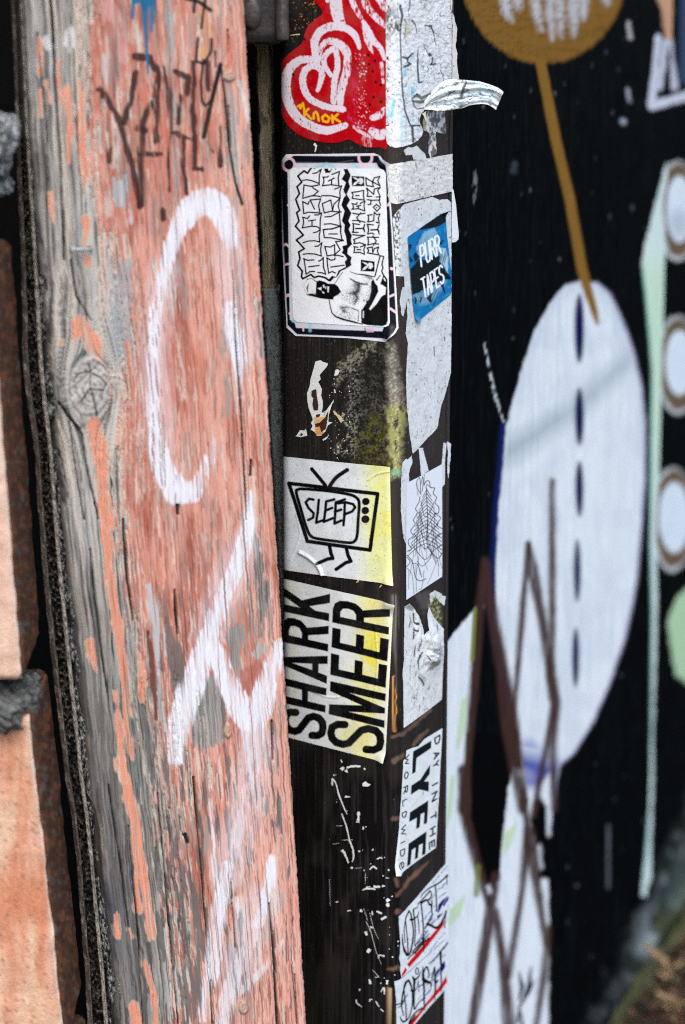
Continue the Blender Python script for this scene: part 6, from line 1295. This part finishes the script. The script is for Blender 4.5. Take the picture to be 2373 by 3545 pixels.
# LYFE sticker
def lyfe(p):
    t = lambda q: T('C8', q)
    p.mix(.3 * ss(.5, .75, fbm(p.x / 20, p.y / 40, 481)), lin(196, 204, 206)); ik = lin(10, 18, 24)
    for q in ([(595, 348), (590, 455), (380, 602), (365, 805), (313, 836), (330, 505)], [(577, 692), (571, 832), (490, 940), (560, 940), (554, 1088), (412, 1056), (297, 1133), (303, 998), (432, 915)], [(549, 1213), (531, 1545), (482, 1562), (491, 1388), (441, 1413), (426, 1602), (374, 1632), (385, 1468), (274, 1528), (285, 1388)], [(522, 1662), (509, 1992), (457, 2012), (468, 1838), (415, 1863), (400, 2047), (354, 2072), (365, 1898), (311, 1933), (291, 2143), (242, 2173), (262, 1843)]): p.fill(t(q), ik, 1, 1.8)
    for ch, y0, y1 in (('D', 300, 420), ('A', 520, 622), ('Y', 665, 755), ('I', 965, 1030), ('N', 1110, 1240), ('T', 1410, 1510), ('H', 1620, 1740), ('E', 1815, 1930)):
        xl, xr = np.interp(y0, [270, 1930], [648, 560]), np.interp(y0, [270, 1930], [718, 632]); dd = 44
        p.glyph(t([(xl, y0 + 14), (xl, y1 - 6), (xr, y0 - dd + 14), (xr, y1 - dd - 6)]), [], [], ik, FONT[ch], sc('C8', 22), 1.7)
    for ch, y0, y1 in (('W', 575, 715), ('O', 810, 915), ('R', 1020, 1122), ('L', 1215, 1305), ('D', 1390, 1478), ('W', 1590, 1735), ('I', 1815, 1850), ('D', 1935, 2040), ('e', 2120, 2230)):
        xl, xr = np.interp(y0, [575, 2230], [216, 128]), np.interp(y0, [575, 2230], [270, 192]); dd = 30
        p.glyph(t([(xl, y0 + 10), (xl, y1 - 4), (xr, y0 - dd + 10), (xr, y1 - dd - 4)]), [], [], ik, FONT[ch], sc('C8', 16), 1.6)
    crackle(p, (1360, 2800, 1420, 3020), 26, 9, .8, 14, .7, .4); p.line(t([(455, 1130), (300, 1330)]), 1.1, lin(120, 122, 120), .7); p.line(t([(475, 1090), (470, 1130)]), 3, ik, .8); p.fill(t([(655, 1240), (690, 1230), (686, 1290), (660, 1285)]), lin(214, 200, 160), .8)
o = sheet('sticker', postf, T('C8', [(755, 168), (735, 560), (700, 1200), (660, 1898), (400, 2085), (120, 2300), (62, 2285), (78, 2110), (100, 1880), (128, 1620), (130, 1520), (158, 1190), (188, 640), (225, 600), (232, 492), (330, 450), (400, 432), (490, 330)]), lin(216, 226, 230), lyfe, VINYL, .0006, 1.5, lambda X, Y: lift(X, Y, 'C8', (80, 2290), 40, .004) + .0006 * (fbm(X / 40, Y / 40, 483) - .5), .4, 29)
tag(o, 'white sticker with sideways black lettering DAY IN THE LYFE WORLDWIDE', 'sticker')

# two postal labels
def dashes(p, c, a, b, w, rgb, seed, gap=.35):
    r = np.random.default_rng(seed); a, b = T(c, [a])[0], T(c, [b])[0]; L = np.hypot(*(b - a)); d = (b - a) / L; s = 0.; nn = np.array([-d[1], d[0]])
    while s < L:
        k = r.uniform(.4, 1.1) * w * 1.3; m = nn * r.normal(0, w * .16)
        if r.random() > gap * .6: p.line(np.array([a + d * s + m, a + d * min(s + k, L) + m]), w * r.uniform(.35, .8), rgb, .85, 1.8)
        s += k + w * gap
BLU, REDS, NAVY = lin(30, 74, 150), lin(196, 10, 18), lin(10, 10, 112)
def lab1(p):
    t = lambda q: T('C5', q)
    p.mix(.3 * ss(.4, .7, fbm(p.x / 25, p.y / 25, 491)), lin(200, 212, 218))
    p.fill(np.vstack([T('C6', [(413, 618), (460, 706)]), T('C6', [(700, 450), (840, 270)]), T('P', [(1480, 3274), (1535.5, 3201), (1535.5, 3178), (1510, 3215), (1484.5, 3246)])]), REDS)
    p.fill(T('C6', [(372, 690), (408, 772), (370, 845), (298, 932), (278, 880)]), REDS)
    for q in ([(1165, 985), (1250, 880), (1400, 758), (1170, 1195), (1148, 1180)], [(1390, 800), (1425, 748), (1442, 832), (1318, 1032), (1284, 992)], [(1132, 1385), (1140, 1258), (1210, 1230), (1292, 1178), (1235, 1265)]): p.fill(t(q), NAVY)
    for a, b, w, sd_ in (((1000, 450), (1400, -20), 4, 1), ((950, 900), (1130, 640), 4, 2), ((1180, 600), (1390, 380), 6, 3), ((1170, 820), (1400, 620), 6, 4), ((730, 1420), (1110, 980), 5.5, 5), ((900, 1370), (1110, 1130), 9, 6), ((620, 1990), (980, 1570), 9, 7), ((1010, 1480), (1110, 1350), 8, 8), ((950, 2170), (1340, 1690), 4, 9), ((600, 2020), (800, 1800), 7, 10)): dashes(p, 'C5', a, b, w, BLU, sd_)
    for q in ([(370, 1840), (470, 1910)], [(340, 2050), (330, 2180)], [(405, 1950), (440, 2100), (400, 2240)], [(700, 1750), (1120, 1250)]): p.line(t(q), 1.4, lin(190, 60, 70), .7, 1.6)
    for q, w in (([(410, 1140), (340, 1280), (300, 1480), (285, 1700), (310, 1960)], [24, 22, 16, 16, 14]), ([(410, 1140), (450, 1220), (490, 1420), (522, 1680), (510, 1900), (470, 2120), (440, 2240)], 24), ([(320, 1400), (345, 1650), (375, 2000), (385, 2240)], 18), ([(235, 1740), (240, 1950), (290, 2190)], [10, 20, 30]), ([(665, 955), (610, 1060), (520, 1115), (545, 1340), (575, 1700), (555, 2050), (640, 1920), (820, 1660)], [10, 14, 24, 24, 20, 18, 14, 16]), ([(455, 1370), (540, 1345), (640, 1250), (650, 1160)], [40, 26, 16, 10]), ([(635, 1280), (650, 1430), (672, 1720)], [14, 18, 12]),
                 ([(625, 970), (760, 840), (950, 630)], [10, 22, 26]), ([(705, 900), (750, 1200), (780, 1700), (790, 2100)], [24, 24, 22, 20]), ([(740, 930), (820, 870), (920, 850), (985, 770), (985, 690), (955, 620)], [40, 36, 30, 24, 20, 20]), ([(880, 870), (940, 980), (980, 1000), (1000, 1300), (910, 1440), (820, 1590)], [20, 36, 22, 20, 24, 28]), ([(1000, 880), (995, 1100)], 22), ([(710, 800), (780, 680), (960, 540), (1160, 440), (1280, 340), (1410, 220)], [12, 18, 24, 26, 24, 36]), ([(1085, 480), (1110, 700), (1125, 1150)], 22), ([(890, 1480), (1000, 1530), (1100, 1580), (1200, 1510), (1320, 1290), (1370, 1140)], [50, 40, 44, 36, 28, 24]), ([(1375, 1140), (1340, 1380), (1330, 1570)], [20, 16, 22]), ([(930, 1730), (800, 1880), (560, 2130), (500, 2220)], [14, 22, 26, 20]), ([(920, 1850), (780, 1960), (640, 2120), (560, 2240)], [26, 30, 34, 26]), ([(1395, 230), (1385, 460)], 14)):
        p.line(cr(t(q), 3), 1.6 * (crw(sc('C5', w), 3) if np.ndim(w) else sc('C5', w)), INK, 1, 1.7)
    for q, w in (([(300, 0), (330, 200), (410, 390), (490, 350), (540, 100), (550, -20)], [20, 26, 46, 30, 20, 18]), ([(425, -20), (435, 350)], 18), ([(430, 500), (560, 370), (820, 100), (950, -20)], [18, 20, 24, 30]), ([(800, -20), (820, 150), (825, 330)], [34, 26, 10])): p.line(cr(T('C6', q), 3), 1.5 * (crw(sc('C6', w), 3) if np.ndim(w) else sc('C6', w)), INK, 1, 1.7)
up = np.vstack([T('C5', [(140, 1292), (210, 1230), (600, 800), (1280, 0), (1418, -135)]), T('P', [(1551, 3100), (1552, 3240)]), T('C6', [(1420, -60), (840, 460), (275, 972), (242, 760), (252, 620), (215, 480), (240, 330), (250, 0)]), T('C5', [(190, 2000), (160, 1650)])])
o = sheet('postal_label', rightface, up, lin(214, 224, 232), lab1, VINYL, .0006, 1.45, lambda X, Y: .0006 * (fbm(X / 20, Y / 20, 493) - .5), .5, 31)
tag(o, 'upper postal label with red stripe, blue eagle mark and black marker tag', 'label', 'postal labels at the foot of the post')
def lab2(p):
    t = lambda q: T('C6', q)
    p.mix(.3 * ss(.4, .7, fbm(p.x / 25, p.y / 25, 495)), lin(200, 212, 218))
    p.fill(t([(1368, 905), (1397, 1052), (1240, 1260), (1080, 1440), (830, 1725), (600, 2040), (470, 2240), (400, 2220), (470, 2050), (640, 1870), (800, 1665), (1240, 1112)]), REDS)
    for q in ([(1120, 800), (1220, 690), (1210, 800), (1110, 930)], [(1250, 620), (1335, 530), (1340, 700), (1240, 850), (1220, 760)], [(1100, 1130), (1110, 1020), (1190, 1000), (1160, 1060)]): p.fill(t(q), NAVY)
    for a, b, w, sd_ in (((940, 660), (1230, 360), 5, 11), ((900, 980), (1080, 760), 5, 12), ((1260, 460), (1340, 380), 5, 13), ((700, 1190), (820, 1080), 7, 14), ((880, 1140), (1060, 960), 8, 15), ((600, 1730), (840, 1460), 9, 16), ((860, 1380), (1040, 1180), 9, 17), ((1250, 290), (1380, 150), 4, 18), ((1110, 960), (1230, 830), 4, 19)): dashes(p, 'C6', a, b, w, BLU, sd_)
    for q in ([(370, 1590), (435, 1645)], [(340, 1780), (330, 1900)], [(390, 1690), (420, 1800), (390, 1990)], [(660, 1500), (1060, 1040)]): p.line(t(q), 1.4, lin(190, 60, 70), .7, 1.6)
    for q, w in (([(440, 1020), (370, 1080), (320, 1240), (275, 1480), (265, 1640), (310, 1900)], [34, 40, 30, 26, 24, 14]), ([(440, 1020), (500, 1150), (530, 1330), (530, 1600), (490, 1800), (430, 1960), (320, 2040), (255, 1990), (235, 1900)], [34, 30, 26, 22, 20, 22, 34, 26, 10]), ([(325, 1250), (345, 1450), (370, 1700), (380, 2000)], 20), ([(130, 1620), (260, 1580), (330, 1480), (425, 1350)], [20, 20, 18, 10]), ([(175, 1690), (260, 1640), (330, 1530)], [10, 18, 14]), ([(640, 710), (605, 790), (630, 870), (680, 820), (675, 730), (640, 710)], 18), ([(540, 930), (580, 1000), (680, 930), (740, 790)], [26, 44, 26, 10]), ([(580, 1000), (575, 1300), (575, 1730), (680, 1570), (840, 1450)], [50, 34, 24, 16, 20]), ([(510, 1270), (560, 1290), (640, 1220), (680, 1030), (690, 1290)], [40, 30, 14, 14, 12]),
                 ([(790, 690), (800, 900), (820, 1200), (825, 1750)], [14, 46, 34, 22]), ([(800, 870), (840, 740), (890, 690), (940, 850), (900, 980)], [24, 24, 30, 22, 8]), ([(810, 1000), (880, 1050), (990, 1095), (985, 1200)], [60, 60, 34, 14]), ([(1010, 960), (1080, 680), (1085, 900), (1095, 1200), (1085, 1500)], [26, 14, 40, 30, 14]), ([(930, 610), (1100, 470), (1240, 290), (1400, 95)], [14, 20, 24, 26]), ([(1225, 310), (1240, 700), (1240, 1290)], [44, 30, 18]), ([(440, 2110), (500, 1950), (620, 1800), (770, 1700)], [20, 26, 26, 30]), ([(460, 2100), (600, 1880)], [40, 20])):
        p.line(cr(t(q), 3), 1.5 * (crw(sc('C6', w), 3) if np.ndim(w) else sc('C6', w)), INK, 1, 1.7)
lo = T('C6', [(278, 968), (845, 458), (1424, -60), (1415, 600), (1400, 860), (1470, 1082), (1400, 1180), (1320, 1262), (1000, 1620), (590, 2103), (500, 2230), (140, 2240), (130, 1500), (88, 1050), (190, 1015)])
o = sheet('postal_label', rightface, lo, lin(212, 222, 230), lab2, VINYL, .0011, 1.45, lambda X, Y: .0006 * (fbm(X / 20, Y / 20, 497) - .5), .5, 33)
tag(o, 'lower postal label with red stripe and black marker tag, at the bottom of the frame', 'label', 'postal labels at the foot of the post')
o = sheet('torn_paper', rightface, T('C5', [(1400, 930), (1440, 935), (1560, 1000), (1480, 1035), (1400, 1070)]), lin(216, 220, 222), lambda p: None, PAPER, .002, 2.0)
tag(o, 'tiny white paper point sticking out right of the upper postal label', 'torn paper')
